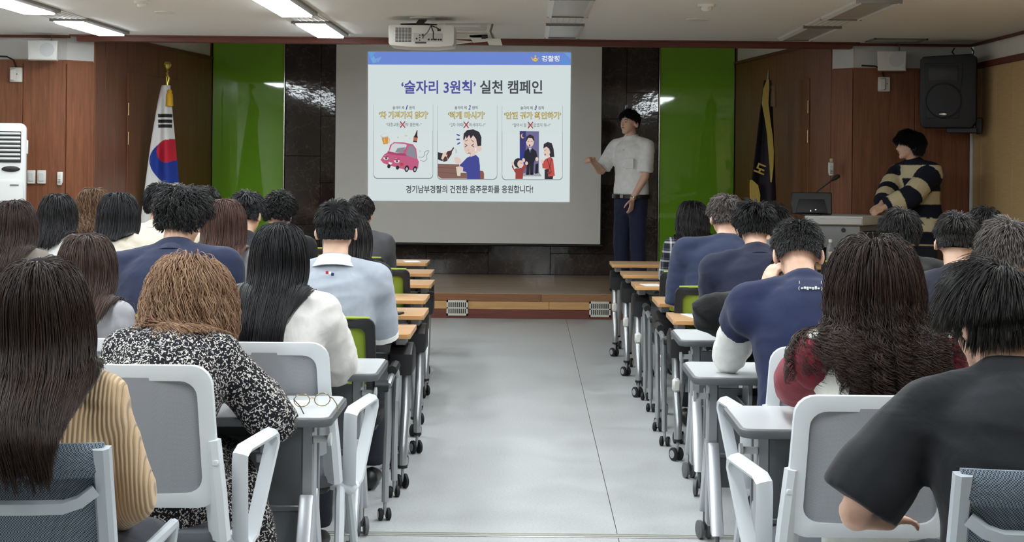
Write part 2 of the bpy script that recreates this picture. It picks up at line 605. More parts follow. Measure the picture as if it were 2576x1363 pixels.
# linear slot diffusers in the gaps of each column that show
for i, x in enumerate(LX):
    e = empty('slot_diffuser', (x, 11.4, CEIL))
    boxobj('plate', (0, 0, -0.003), (0.29, 0.62, 0.006), M_ceil, e, 0, 0)
    for k in range(6):
        boxobj('slat', (-0.115 + 0.046 * k, 0, -0.008), (0.004, 0.62, 0.004), M_off, e, 0, 0)
    tag(e, 'slotted air strip between ceiling lights of the %s column' % CN[i], 'air diffuser', 'slotted air strips in the ceiling')

# square ceiling vent frame near the right wall
c = P(2258, 97, 13.0)
e = empty('ceiling_vent', (c.x, 13.05, CEIL))
fr = MB()
for s in (-1, 1):
    fr.box((s * 0.22, 0, -0.006), (0.02, 0.36, 0.012)).box((0, s * 0.17, -0.006), (0.46, 0.02, 0.012))
fr.build('frame', M_rimg, e, 0)
boxobj('grille', (0, 0, -0.002), (0.42, 0.33, 0.004), M_off, e, 0, 0)
tag(e, 'square grey vent frame in ceiling near the black loudspeaker', 'vent')

M_plast = mat('white_plastic', (222, 220, 212), 0.35)
for px, py, r, dome, lab in ((357, 3, 0.055, 1, 'white domed smoke detector on ceiling between the lit panels'),
                             (1778, 12, 0.062, 1, 'white domed smoke detector on the ceiling right of the screen'),
                             (415, 30, 0.075, 0, 'flat round ceiling speaker between lit panel columns'),
                             (1757, 48, 0.09, 0, 'flat round ceiling speaker below the smoke detector at right')):
    Y = (CEIL - HC) * FPX / (VPY - py + 0.01 * (px - VPX))
    c = P(px, py, Y)
    e = empty('smoke_detector' if dome else 'ceiling_speaker', (c.x, Y, CEIL))
    MB().lathe([(r, 0), (r, -0.012), (r * 0.92, -0.018)] if dome else [(r, 0), (r, -0.006), (r * 0.85, -0.010)]).build('base', M_plast, e)
    if dome:
        MB().lathe([(r * 0.6, -0.016), (r * 0.6, -0.032), (r * 0.45, -0.042), (0.01, -0.045)]).build('dome', M_plast, e)
    else:
        MB().lathe([(r * 0.82, -0.009), (r * 0.6, -0.012), (0.01, -0.013)]).build('grille', M_plast, e)
    tag(e, lab, 'detector' if dome else 'speaker')
# ---------------------------------------------------------------- screen and projected slide
SY = 16.72
M_fab = mat('matt_screen_fabric', (240, 240, 235), 0.85, var=0.01)
M_blk = mat('black_plastic', (22, 22, 24), 0.45)
M_blkrub = mat('black_rubber', (16, 16, 17), 0.7)
s0, s1 = P(842, 360, SY).x, P(1514, 360, SY).x
zb = P(1180, 612, SY).z
scr = empty('projection_screen', ((s0 + s1) / 2, SY, STG))
sw = s1 - s0
hz = 2.95 - zb
boxobj('fabric', (0, 0.006, (zb + 2.95) / 2 - STG), (sw, 0.004, hz), M_fab, scr, 0, 0)
MB().cyl((-sw / 2 - 0.02, 0.006, zb - STG - 0.012), (sw / 2 + 0.02, 0.006, zb - STG - 0.012), 0.016, 10).build('bottom_bar', M_blk, scr)
MB().prism(rrect(-0.07, 2.95 - STG, 0.06, 3.08 - STG, 0.02), -sw / 2 - 0.12, sw / 2 + 0.12, 'X').build('housing', M_white, scr)
for s in (-1, 1):
    boxobj('edge_border', (s * (sw / 2 - 0.004), 0.003, (zb + 2.95) / 2 - STG), (0.008, 0.002, hz), M_blk, scr, 0, 0)
tag(scr, 'large pull-down projection screen showing a slide, in front of marble wall', 'screen')


def sp(cx, cy, k=0):
    """Slide point: coordinates read on the slide, laid on the screen's plane."""
    p = P(900 + cx / 3.098, 100 + cy / 3.098, SY)
    return Vector((p.x - scr.location.x, -0.0008 * (k + 1), p.z - STG))


SCOL = {}


def sm(rgb):
    if rgb not in SCOL:
        SCOL[rgb] = emit_mat('slide_light_%02x%02x%02x' % rgb, rgb, SLIDE)
        if rgb != (226, 238, 238):      # small shapes: lit area is the slide's white ground
            SCOL[rgb].cycles.emission_sampling = 'NONE'
    return SCOL[rgb]


class Pic:
    """Flat coloured shapes of one drawing on the slide, later shapes on top."""

    def __init__(self, base=2):
        self.bm = bmesh.new()
        self.mats = []
        self.k = base

    def mi(self, rgb):
        m = sm(rgb)
        if m not in self.mats:
            self.mats.append(m)
        return self.mats.index(m)

    def poly(self, pts, rgb):
        self.k += 0.15
        vs = [self.bm.verts.new(sp(x, y, self.k)) for x, y in pts]
        f = self.bm.faces.new(vs)
        f.material_index = self.mi(rgb)
        f.normal_update()
        if f.normal.y > 0:
            f.normal_flip()
        return self

    def ell(self, cx, cy, rx, ry, rgb, rot=0, a0=0, a1=360, n=24):
        c, s = math.cos(math.radians(rot)), math.sin(math.radians(rot))
        pts = []
        for i in range(n):
            a = math.radians(a0 + (a1 - a0) * i / (n if a1 - a0 == 360 else n - 1))
            x, y = rx * math.cos(a), ry * math.sin(a)
            pts.append((cx + x * c - y * s, cy + x * s + y * c))
        return self.poly(pts, rgb)

    def line(self, pts, wd, rgb):
        for (xa, ya), (xb, yb) in zip(pts[:-1], pts[1:]):
            d = math.hypot(xb - xa, yb - ya) or 1
            nx, ny = -(yb - ya) / d * wd / 2, (xb - xa) / d * wd / 2
            ex, ey = (xb - xa) / d * wd * 0.3, (yb - ya) / d * wd * 0.3
            self.poly([(xa + nx - ex, ya + ny - ey), (xb + nx + ex, yb + ny + ey), (xb - nx + ex, yb - ny + ey), (xa - nx - ex, ya - ny - ey)], rgb)
            self.k -= 0.14
        return self

    def build(self, name, parent):
        me = bpy.data.meshes.new(name)
        bmesh.ops.triangulate(self.bm, faces=[f for f in self.bm.faces if len(f.verts) > 4])
        self.bm.to_mesh(me)
        self.bm.free()
        for m in self.mats:
            me.materials.append(m)
        return link(name, me, parent)


PENDING = []


def text(name, s, box, rgb, parent, k=4, bold=0.0, shear=0.0):
    """Lettering fitted to a box (x0, y0, x1, y1) on the slide; all of it is turned to mesh below."""
    PENDING.append((name, s, box, rgb, parent, k, bold, shear))


def letters(lines, bold):
    """Meshes of several lines of lettering as (vertices, faces), set in one go."""
    cu = bpy.data.curves.new('tmp', 'FONT')
    cu.body = '\n'.join(lines)
    cu.offset = bold
    cu.space_line = 4.0
    cu.resolution_u = 3
    o = bpy.data.objects.new('tmp', cu)
    TMP.collection.objects.link(o)
    TMPV.update()
    me = bpy.data.meshes.new_from_object(o.evaluated_get(TMPV.depsgraph))
    co = getco(me)
    fs = [tuple(q.vertices) for q in me.polygons]
    row = np.rint((0.35 - co[:, 1]) / 4.0).astype(int)
    out = []
    for i in range(len(lines)):
        ids = np.nonzero(row == i)[0]
        mp_ = {int(q): j for j, q in enumerate(ids)}
        out.append((co[ids], [tuple(mp_[q] for q in f) for f in fs if f[0] in mp_]))
    bpy.data.objects.remove(o)
    bpy.data.curves.remove(cu)
    bpy.data.meshes.remove(me)
    return out


def flush_text():
    for bold in sorted({q[6] for q in PENDING}):
        grp = [q for q in PENDING if q[6] == bold]
        for (name, s, (x0, y0, x1, y1), rgb, parent, k, _, shear), (co, fs) in zip(grp, letters([q[1] for q in grp], bold)):
            co = co.copy()
            co[:, 0] += shear * co[:, 1]
            lo, hi = co.min(0), co.max(0)
            co = (co - lo) / np.maximum(hi - lo, 1e-9)
            a, ux, uy = (np.array(q) for q in (sp(x0, y1, k), sp(x1, y1, k), sp(x0, y0, k)))
            me = bpy.data.meshes.new(name)
            me.from_pydata((a + co[:, :1] * (ux - a) + co[:, 1:2] * (uy - a)).tolist(), [], fs)
            me.materials.append(sm(rgb))
            link(name, me, parent)
    PENDING.clear()


WHT = (226, 238, 238)
slide = Pic(0).poly([(80, 95), (1660, 100), (1650, 1263), (80, 1253)], WHT).build('slide', scr)
Pic(1).poly([(80, 95), (1660, 100), (1660, 198), (80, 193)], (118, 146, 226)).poly([(82, 96), (140, 96), (100, 150)], (110, 170, 232)).poly([(100, 150), (125, 125), (150, 175), (120, 182)], (124, 178, 236)).poly([(135, 150), (188, 132), (160, 178)], (132, 172, 236)).poly([(1575, 165), (1620, 130), (1655, 192), (1600, 192)], (104, 158, 228)).poly([(1605, 102), (1658, 102), (1658, 150)], (112, 172, 234)).build('slide_header', slide)
# winged emblem in the header
Pic(3).poly([(1348, 132), (1372, 150), (1384, 130), (1398, 150), (1414, 134), (1400, 164), (1382, 172), (1362, 162)], (232, 190, 96)).ell(1382, 152, 10, 9, (246, 226, 160)).poly([(1376, 128), (1384, 118), (1392, 128), (1384, 134)], (236, 196, 100)).ell(1382, 153, 4.5, 4.5, (150, 100, 60)).build('header_emblem', slide)
text('header_text', '경찰청', (1434, 124, 1572, 170), (240, 246, 250), slide, 4, 0.03)
text('title_text', '‘술자리 3원칙’', (340, 316, 920, 422), (88, 90, 168), slide, 4, 0.022)
text('title_text', '실천 캠페인', (952, 316, 1438, 422), (82, 86, 92), slide, 4, 0.022)
text('footer_text', '경기남부경찰의 건전한 음주문화를 응원합니다!', (376, 1134, 1366, 1196), (86, 88, 92), slide, 4, 0.02)


def card(x0, y0, x1, y1):
    p = Pic(1)
    for grow, off, colr in ((3, 10, (150, 162, 168)), (1, 4, (120, 132, 138)), (0, 0, (229, 240, 240))):
        p.poly([(a, c) for a, c in rrect(x0 - grow, y0 + off, x1 + grow, y1 + off * 0.6, 30)], colr)
    p.poly([(a, c) for a, c in rrect(x0 - 1, y0 - 2, x1 + 1, y0 + 260, 28)], (227, 239, 239))
    p.build('slide_card', slide)


card(126, 470, 584, 1078)
card(622, 475, 1084, 1084)
card(1126, 480, 1594, 1088)
INK = (84, 82, 84)
GOLD = (206, 180, 96)
for num, bx_, hb, ht, cb, ct, xs in (('1', (272, 516, 442, 542), (168, 560, 546, 612), '‘차 가져가지 않기’', (220, 646, 498, 676), '“대중교통은 너무 불편해~”', 350),
                                     ('2', (755, 516, 934, 542), (706, 562, 988, 614), '‘적게 마시기’', (716, 648, 996, 678), '“2차 어때? 더 마셔야지~!”', 845),
                                     ('3', (1268, 518, 1450, 544), (1144, 564, 1582, 616), '‘안전 귀가 확인하기’', (1204, 650, 1504, 680), '“알아서 잘 들어갔겠지 뭐~!”', 1346)):
    x0, y0, x1, y1 = bx_
    wd = x1 - x0
    text('card_number_text', '술자리 제', (x0, y0, x0 + wd * 0.52, y1), INK, slide, 4, 0.01)
    text('card_number_text', num, (x0 + wd * 0.60, y0 - 6, x0 + wd * 0.70, y1 + 2), (78, 84, 160), slide, 4, 0.03, 0.25)
    text('card_number_text', '원칙', (x0 + wd * 0.76, y0, x1, y1), INK, slide, 4, 0.01)
    text('card_heading_outline', ht, (hb[0] - 3, hb[1] - 3, hb[2] + 3, hb[3] + 3), (112, 100, 72), slide, 3, 0.042)
    text('card_heading_text', ht, hb, (246, 222, 130), slide, 5, 0.004)
    text('card_caption_text', ct, cb, (112, 116, 118), slide, 4, 0.004)
    Pic(6).line([(xs - 18, cb[1] - 8), (xs + 18, cb[3] + 8)], 8, (176, 74, 84)).line([(xs + 18, cb[1] - 8), (xs - 18, cb[3] + 8)], 8, (176, 74, 84)).build('crossing_out_mark', slide)

flush_text()

PINK, PDK, GLS = (206, 104, 140), (180, 80, 116), (150, 152, 162)
p = Pic()
p.poly([(178, 935), (205, 895), (240, 870), (252, 820), (282, 798), (360, 800), (430, 815), (456, 850), (464, 925), (476, 950), (470, 1002), (440, 1018), (360, 1010), (270, 985), (200, 962)], PINK)
p.poly([(246, 870), (266, 818), (288, 806), (368, 812), (384, 822), (350, 880), (300, 882)], (222, 226, 230)).poly([(290, 878), (310, 845), (372, 836), (352, 882)], GLS)
p.poly([(388, 826), (428, 828), (448, 860), (456, 928), (380, 900), (372, 880)], GLS).line([(398, 825), (372, 884)], 7, PINK)
p.poly([(234, 868), (300, 882), (372, 886), (380, 905), (300, 900), (230, 885)], PDK)
for cx, cy, rx, ry in ((382, 1004, 17, 26), (446, 1008, 15, 25), (243, 985, 13, 16), (310, 996, 13, 16)):
    p.ell(cx, cy, rx, ry, (56, 54, 58), 10)
    if ry > 20:
        p.ell(cx, cy + 3, rx * 0.5, ry * 0.5, (196, 200, 204), 10)
p.ell(218, 920, 21, 16, (236, 240, 240), 10).ell(304, 942, 22, 17, (236, 240, 240), 10).ell(222, 924, 9, 9, (110, 90, 84)).ell(306, 946, 9, 9, (110, 90, 84))
p.poly([(198, 908), (236, 904), (240, 916), (200, 918)], PDK).poly([(282, 930), (326, 922), (328, 936), (284, 940)], PDK)
p.poly([(238, 950), (272, 960), (258, 974), (244, 968)], (244, 244, 240)).ell(343, 970, 15, 12, (190, 84, 80))
p.line([(474, 914), (506, 916), (520, 900), (520, 880), (530, 868), (552, 862)], 4, (140, 150, 152)).line([(488, 938), (516, 950), (540, 930), (536, 900), (548, 880), (556, 866)], 4, (150, 158, 160))
p.poly([(186, 764), (238, 756), (236, 810), (200, 816)], (222, 160, 84)).line([(236, 768), (248, 775), (244, 798), (234, 802)], 6, (230, 188, 130)).ell(208, 748, 30, 15, (206, 206, 200), -8).ell(210, 745, 26, 11, (238, 240, 238), -8).poly([(204, 770), (212, 769), (216, 806), (210, 808)], (240, 196, 130))
p.poly([(462, 702), (466, 704), (464, 742), (468, 760), (460, 800), (432, 796), (436, 756), (448, 738)], (66, 52, 50)).poly([(436, 758), (466, 764), (462, 790), (434, 786)], (204, 120, 96))
p.ell(314, 760, 4, 6, (210, 200, 196), 20).ell(376, 748, 12, 7, (230, 222, 196)).ell(404, 768, 7, 5, (232, 222, 200)).ell(487, 868, 7, 7, (214, 218, 216))
p.build('car_drawing', slide)

SKIN, HAIRC, BLUE = (240, 214, 202), (62, 58, 66), (78, 84, 160)
p = Pic()
p.poly([(952, 1020), (975, 1022), (984, 1040), (984, 1084), (950, 1084)], (150, 96, 84))
p.poly([(812, 960), (850, 920), (890, 900), (920, 896), (944, 920), (952, 980), (954, 1084), (850, 1084), (846, 1030), (800, 1020), (794, 975)], BLUE)
p.poly([(624, 966), (790, 970), (800, 1036), (852, 1036), (852, 1082), (652, 1082), (624, 1062)], (142, 108, 100)).line([(624, 996), (780, 1000)], 3, (120, 86, 80)).line([(624, 1030), (840, 1050)], 3, (120, 86, 80))
p.poly([(868, 880), (910, 870), (916, 900), (880, 912)], SKIN).poly([(822, 780), (850, 740), (900, 736), (934, 772), (946, 830), (930, 880), (890, 898), (846, 890), (826, 850)], SKIN).ell(948, 850, 18, 20, SKIN)
p.poly([(822, 772), (826, 732), (852, 704), (900, 698), (946, 718), (964, 760), (962, 826), (934, 830), (922, 772), (900, 744), (880, 770), (868, 742), (850, 770), (842, 750), (828, 786)], HAIRC)
for x, s in ((844, 1), (896, -1)):
    p.line([(x - 9 * s, 812), (x + 8 * s, 823), (x - 9 * s, 836)], 5, (84, 70, 70))
p.line([(838, 790), (858, 780)], 4, (90, 78, 76)).line([(884, 780), (904, 796)], 4, (90, 78, 76)).line([(858, 888), (868, 880), (880, 890)], 4, (110, 80, 80)).poly([(912, 842), (922, 842), (924, 868), (914, 870)], (244, 250, 250)).ell(862, 858, 4, 6, (216, 180, 168))
for x, y, r in ((782, 742, 20), (782, 776, -4), (786, 808, -34)):
    p.ell(x, y, 15, 6, (90, 104, 170), r)
p.poly([(624, 876), (668, 884), (676, 910), (660, 946), (624, 932)], (62, 60, 64)).poly([(664, 880), (706, 872), (724, 890), (716, 918), (672, 944), (650, 926)], SKIN)
p.poly([(700, 868), (728, 862), (746, 834), (750, 846), (734, 872), (732, 892), (694, 946), (668, 952), (664, 936)], (92, 66, 64)).line([(690, 900), (704, 940)], 3, (230, 224, 220)).poly([(752, 838), (772, 856), (774, 880), (760, 886), (764, 864)], (200, 214, 216)).poly([(668, 888), (700, 896), (690, 910), (664, 902)], SKIN)
p.poly([(752, 920), (776, 912), (806, 936), (806, 962), (776, 968), (756, 950)], SKIN).poly([(764, 992), (800, 984), (822, 996), (820, 1022), (774, 1024)], SKIN).poly([(768, 1008), (804, 1012), (800, 1062), (776, 1060)], (232, 226, 204))
p.build('drinking_man_drawing', slide)

NAVY = (52, 52, 62)
p = Pic()
p.poly([(1262, 712), (1412, 714), (1412, 1030), (1430, 1062), (1290, 1062), (1262, 930)], (120, 116, 160)).poly([(1262, 712), (1310, 712), (1310, 1000), (1262, 1000)], (70, 70, 128)).poly([(1266, 850), (1280, 850), (1280, 900), (1300, 870), (1300, 1000), (1266, 1000)], (58, 72, 160)).poly([(1262, 1040), (1420, 1040), (1434, 1064), (1290, 1064)], (170, 176, 182))
p.ell(1286, 750, 15, 19, (232, 190, 120)).ell(1294, 746, 13, 16, (70, 70, 128))
p.poly([(1326, 846), (1362, 846), (1392, 870), (1402, 920), (1384, 930), (1372, 960), (1368, 1044), (1344, 1048), (1342, 970), (1336, 1046), (1314, 1044), (1316, 950), (1290, 930), (1300, 872)], NAVY).poly([(1332, 842), (1354, 842), (1344, 880)], (236, 240, 240)).poly([(1341, 848), (1347, 848), (1349, 876), (1342, 882)], (84, 96, 160)).ell(1324, 1046, 16, 7, (36, 36, 40)).ell(1356, 1046, 16, 7, (36, 36, 40))
p.ell(1342, 796, 30, 40, SKIN).poly([(1310, 796), (1314, 756), (1340, 738), (1370, 750), (1378, 790), (1368, 786), (1358, 766), (1330, 764), (1316, 790)], HAIRC).line([(1324, 792), (1336, 790)], 3, INK).line([(1350, 790), (1362, 792)], 3, INK).ell(1340, 824, 6, 9, (120, 70, 74)).ell(1292, 938, 12, 16, SKIN).ell(1396, 930, 12, 16, SKIN).poly([(1386, 970), (1406, 962), (1404, 1040), (1382, 1044)], (44, 42, 46))
p.poly([(1206, 970), (1220, 1010), (1236, 1000), (1280, 1000), (1296, 966), (1316, 980), (1290, 1030), (1286, 1084), (1228, 1084), (1230, 1040), (1200, 990)], (168, 78, 74)).ell(1252, 960, 36, 38, HAIRC).ell(1268, 968, 24, 30, SKIN).ell(1206, 962, 10, 12, SKIN).ell(1316, 962, 11, 14, SKIN).line([(1268, 958), (1282, 964)], 3, INK)
p.poly([(1456, 1010), (1530, 1000), (1520, 1086), (1456, 1086)], (62, 58, 64)).poly([(1462, 930), (1500, 912), (1522, 930), (1536, 1060), (1484, 1066), (1486, 1010), (1440, 1000), (1436, 962)], (208, 92, 84)).line([(1476, 930), (1510, 1030)], 4, NAVY).line([(1512, 924), (1482, 1040)], 4, NAVY).ell(1492, 1036, 16, 12, (150, 70, 70))
p.poly([(1446, 850), (1450, 812), (1480, 796), (1512, 806), (1526, 850), (1532, 912), (1500, 916), (1490, 880), (1490, 850), (1470, 832)], HAIRC).poly([(1448, 846), (1470, 832), (1492, 850), (1500, 880), (1484, 912), (1462, 906), (1450, 880)], SKIN).line([(1456, 862), (1470, 858)], 3, INK).ell(1460, 894, 5, 8, (150, 90, 90)).ell(1436, 950, 12, 16, SKIN)
p.build('family_drawing', slide)

# ---------------------------------------------------------------- projector on the ceiling
PY = 11.3
c = P(1060, 92, PY)
pj = empty('projector', (c.x, PY, 2.37))
M_pj = mat('projector_grey_white', (206, 204, 198), 0.4)
M_pjd = mat('projector_vent_dark', (74, 74, 72), 0.6)
pb = MB()
pb.prism([(-0.245, 0.03), (-0.235, 0.012), (-0.10, 0.0), (0.12, 0.0), (0.235, 0.012), (0.245, 0.03), (0.245, 0.155), (0.235, 0.165), (-0.235, 0.165), (-0.245, 0.155)], 0.0, 0.36, 'Y', bev=0.006)
pb.build('body', M_pj, pj)
boxobj('vent_panel', (-0.135, -0.001, 0.09), (0.118, 0.004, 0.105), M_pjd, pj, 0, 0)
for k in range(11):
    boxobj('vent_rib', (-0.135, -0.004, 0.045 + k * 0.009), (0.116, 0.004, 0.0025), M_pj, pj, 0, 0)
for x in (-0.170, -0.147, -0.123, -0.10):
    boxobj('vent_bar', (x, -0.006, 0.09), (0.003, 0.004, 0.105), M_pj, pj, 0, 0)
boxobj('connector_panel', (0.05, -0.001, 0.072), (0.22, 0.004, 0.062), mat('connector_grey', (176, 174, 168), 0.5), pj, 0.001, 0)
for x, z, r in ((-0.035, 0.062, 0.007), (-0.012, 0.088, 0.005), (-0.012, 0.070, 0.005), (0.010, 0.090, 0.008), (-0.012, 0.05, 0.005)):
    MB().cyl((x, -0.007, z), (x, 0, z), r, 10).build('socket', M_blk, pj)
for x, wx in ((0.055, 0.013), (0.078, 0.010), (0.105, 0.02), (0.128, 0.012), (0.146, 0.013)):
    boxobj('socket', (x, -0.003, 0.056), (wx, 0.008, 0.012), M_blk, pj, 0.001, 0)
boxobj('power_inlet', (0.132, -0.003, 0.128), (0.026, 0.008, 0.016), M_blk, pj, 0.001, 0)
boxobj('label_plate', (-0.005, -0.002, 0.033), (0.084, 0.006, 0.013), M_pjd, pj, 0, 0)
for k, (x, z) in enumerate(((0.13, 0.128), (0.09, 0.056), (0.012, 0.065))):
    MB().tube([(0.065, 0.05, 0.175), (0.072, -0.015, 0.160), (0.5 * (0.07 + x) + 0.012, -0.04, 0.5 * (0.16 + z)), (x, -0.03, z + 0.006), (x, -0.004, z)], 0.004, 6).build('cable', M_blkrub if k < 2 else mat('grey_cable', (90, 90, 90), 0.6), pj)
mk = MB().prism([(-0.02, 0.23), (0.045, 0.23), (0.01, 0.19), (0.05, 0.168), (-0.06, 0.168), (-0.05, 0.185)], 0.10, 0.16, 'Y')
mk.tube([(-0.16, 0.05, 0.170), (-0.02, 0.13, 0.182), (0.11, 0.06, 0.168)], 0.010, 6).tube([(-0.12, 0.25, 0.170), (0.0, 0.13, 0.182), (0.12, 0.24, 0.168)], 0.010, 6)
mk.build('ceiling_mount', mat('dark_mount_metal', (52, 48, 44), 0.5, 0.6), pj)
MB().lathe([(0.10, 0.23), (0.10, 0.222), (0.06, 0.216)], (0.0, 0.13, 0)).build('mount_plate', M_pj, pj)
tag(pj, 'grey-white projector with cables hanging from ceiling, seen from behind', 'projector')

# white interactive-camera bracket beside it, on a ceiling rail
c = P(1210, 85, 11.9)
br = empty('ceiling_bracket', (c.x, 11.9, CEIL))
MB().box((-0.17, 0, -0.04), (0.42, 0.05, 0.022), 0.004).box((-0.12, 0, -0.095), (0.36, 0.06, 0.05), 0.01).box((0.02, 0, -0.02), (0.05, 0.04, 0.04)).box((-0.3, 0, -0.02), (0.05, 0.04, 0.04)).build('rail', M_pj, br)
MB().prism([(-0.10, -0.09), (0.10, -0.075), (0.12, -0.125), (-0.06, -0.145)], -0.03, 0.05, 'Y', bev=0.004).build('arm', M_plast, br)
MB().prism([(0.04, -0.118), (0.155, -0.118), (0.17, -0.168), (0.065, -0.168)], -0.07, -0.02, 'Y', bev=0.003).build('camera_box', M_plast, br)
MB().prism([(-0.45, -0.125), (-0.20, -0.125), (-0.05, -0.14), (-0.20, -0.160), (-0.40, -0.160)], 0.0, 0.04, 'Y', bev=0.003).build('lower_shelf', M_plast, br)
MB().tube([(0.09, 0, 0.0), (0.075, -0.02, -0.06), (0.10, -0.05, -0.12)], 0.009, 6).build('swivel_arm', mat('mid_grey_metal', (140, 138, 132), 0.4, 0.5), br)
MB().box((0.03, -0.02, -0.105), (0.05, 0.03, 0.03), 0.003).build('clip', M_blk, br)
tag(br, 'white bracket with small box on ceiling rail right of projector', 'bracket')

# ---------------------------------------------------------------- loudspeakers and wall boxes
M_spk = mat('black_speaker_cabinet', (26, 26, 32), 0.55, bump=0.15, bscale=200)
M_grl = mat('speaker_grille', (38, 38, 44), 0.5, bump=0.5, bscale=500)
c = P(2384, 232, 13.0)
sk = empty('loudspeaker', (c.x, 13.0, P(2384, 322, 13.0).z), math.radians(-18))
kb = MB().prism([(-0.20, 0.0), (0.20, 0.0), (0.24, 0.05), (0.24, 0.60), (0.20, 0.63), (-0.20, 0.61), (-0.225, 0.58), (-0.225, 0.05)], -0.12, 0.20, 'Y', bev=0.012)
kb.build('cabinet', M_spk, sk)
MB().prism([(-0.17, 0.08), (0.10, 0.08), (0.13, 0.55), (-0.19, 0.55)], -0.132, -0.118, 'Y', bev=0.006).build('front_plate', M_grl, sk)
MB().prism([(-0.155, 0.40), (0.09, 0.40), (0.09, 0.53), (-0.155, 0.53)], -0.137, -0.130, 'Y', bev=0.003).build('horn', M_blk, sk)
R90 = Matrix.Rotation(math.radians(90), 4, 'X')
MB().lathe([(0.155, 0), (0.155, 0.006), (0.145, 0.012), (0.138, 0.006), (0.12, 0.008), (0.02, 0.012)], n=28, M=Matrix.Translation((-0.03, -0.132, 0.23)) @ R90).build('woofer_grille', M_grl, sk)
MB().ball((-0.03, -0.147, 0.115), (0.034, 0.004, 0.013), 14).build('badge', M_steel, sk)
MB().box((0.12, 0.0, -0.02), (0.26, 0.12, 0.05), 0.008).box((0.26, 0.06, 0.02), (0.06, 0.10, 0.14), 0.008).build('wall_arm', M_spk, sk)
MB().tube([(0.06, 0.05, 0.62), (0.03, 0.08, 0.66), (0.05, 0.10, 0.695)], 0.006, 6).tube([(0.2, 0.08, 0.62), (0.21, 0.10, 0.66), (0.19, 0.12, 0.695)], 0.006, 6).build('cable', M_blkrub, sk)
tag(sk, 'large black loudspeaker hung high in right corner above the standing student', 'speaker')

pa = P(2453, 195, 13.3)
pb_ = P(2449, 540, 13.3)
MB().cyl((pa.x, 13.38, 0.0), (pa.x, 13.38, pa.z), 0.017, 10).build('pipe', M_white)
o = bpy.data.objects['pipe']
o.name = 'cable_conduit'
tag(o, 'white vertical conduit in corner below the black loudspeaker', 'conduit')

for px, py, rz, lab, cab in ((105, 125, 12, 'white small wall loudspeaker on band at far left', 1), (2247, 152, -15, 'white small wall loudspeaker left of the black one', 1)):
    c = P(px, py, 13.2)
    e = empty('wall_loudspeaker', (c.x, 13.24, c.z - 0.09), math.radians(rz))
    MB().prism([(-0.12, 0.0), (0.12, 0.0), (0.125, 0.17), (-0.125, 0.17)], -0.08, 0.08, 'Y', bev=0.008).build('cabinet', M_plast, e)
    MB().prism([(-0.115, 0.008), (0.115, 0.008), (0.118, 0.162), (-0.118, 0.162)], -0.087, -0.079, 'Y', bev=0.003).build('grille', M_white, e)
    MB().lathe([(0.062, 0), (0.062, 0.003), (0.05, 0.004), (0.01, 0.002)], n=20, M=Matrix.Translation((0.04, -0.087, 0.09)) @ R90).build('cone', mat('pale_grey_cone', (186, 188, 190), 0.6), e)
    MB().box((0, 0.14, 0.08), (0.05, 0.16, 0.05), 0.004).build('bracket', M_plast, e)
    MB().tube([(0.05, 0.12, 0.17), (0.06, 0.14, 0.21), (0.04, 0.16, 0.28)], 0.005, 6).build('cable', M_rimg, e)
    tag(e, lab, 'speaker')

for px, py, lab in ((40, 188, 'white wall sensor box with black cable at far left'), (2224, 212, 'white wall sensor box below the right small loudspeaker')):
    c = P(px, py, YF - 0.03)
    e = empty('sensor_box', (c.x, YF - 0.025, c.z))
    MB().box((0, 0, 0), (0.108, 0.03, 0.13), 0.006).build('back_plate', M_plast, e)
    MB().box((-0.018, -0.025, 0), (0.058, 0.03, 0.108), 0.012).build('cover', M_plast, e)
    MB().cyl((0.02, -0.041, 0.004), (0.02, -0.039, 0.004), 0.006, 8).build('screw', M_rimg, e)
    MB().tube([(0, 0, 0.06), (-0.02, -0.01, 0.13), (-0.08, -0.005, 0.16), (-0.2, 0.0, 0.165)], 0.007, 6).build('cable', M_blkrub, e)
    tag(e, lab, 'sensor')

for px, py, wd, hg, lab in ((78, 445, 0.07, 0.12, 'cream wall switch plate against the air conditioner'), (104, 445, 0.075, 0.12, 'cream wall switch plate right of its twin by the air conditioner')):
    c = P(px, py, YF - 0.03)
    e = empty('wall_switch', (c.x, YF - 0.022, c.z))
    MB().box((0, 0, 0), (wd, 0.02, hg), 0.004).build('plate', M_plast, e)
    MB().box((0, -0.012, 0), (wd * 0.66, 0.012, hg * 0.62), 0.003).build('rocker', M_white, e)
    tag(e, lab, 'switch')
for px, py, base, lab in ((150, 449, 0.03, 'white remote control in holder on the left wood wall'), (2091, 425, 0.05, 'white remote control on right wood pillar behind the monitor')):
    Yr = YF - 0.03 if px < 1000 else 13.5
    c = P(px, py, Yr)
    e = empty('remote_control', (c.x, Yr, c.z))
    MB().box((0, 0, 0), (0.044, 0.022, 0.118), 0.008).build('body', M_plast, e)
    MB().cyl((0, -0.014, 0.02), (0, -0.010, 0.02), 0.012, 12).build('dial', M_white, e)
    for k in range(3):
        boxobj('button', (0, -0.012, -0.01 - 0.014 * k), (0.022, 0.004, 0.007), M_rimg, e, 0, 0)
    MB().box((0, 0.012, 0.01), (0.05, 0.012, 0.10), 0.004).build('holder', M_plast, e)
    if px > 1000:
        boxobj('sticker', (0, 0.004, 0.078), (0.026, 0.006, 0.03), mat('cream_sticker', (206, 190, 150), 0.6), e, 0, 0)
    tag(e, lab, 'remote control')

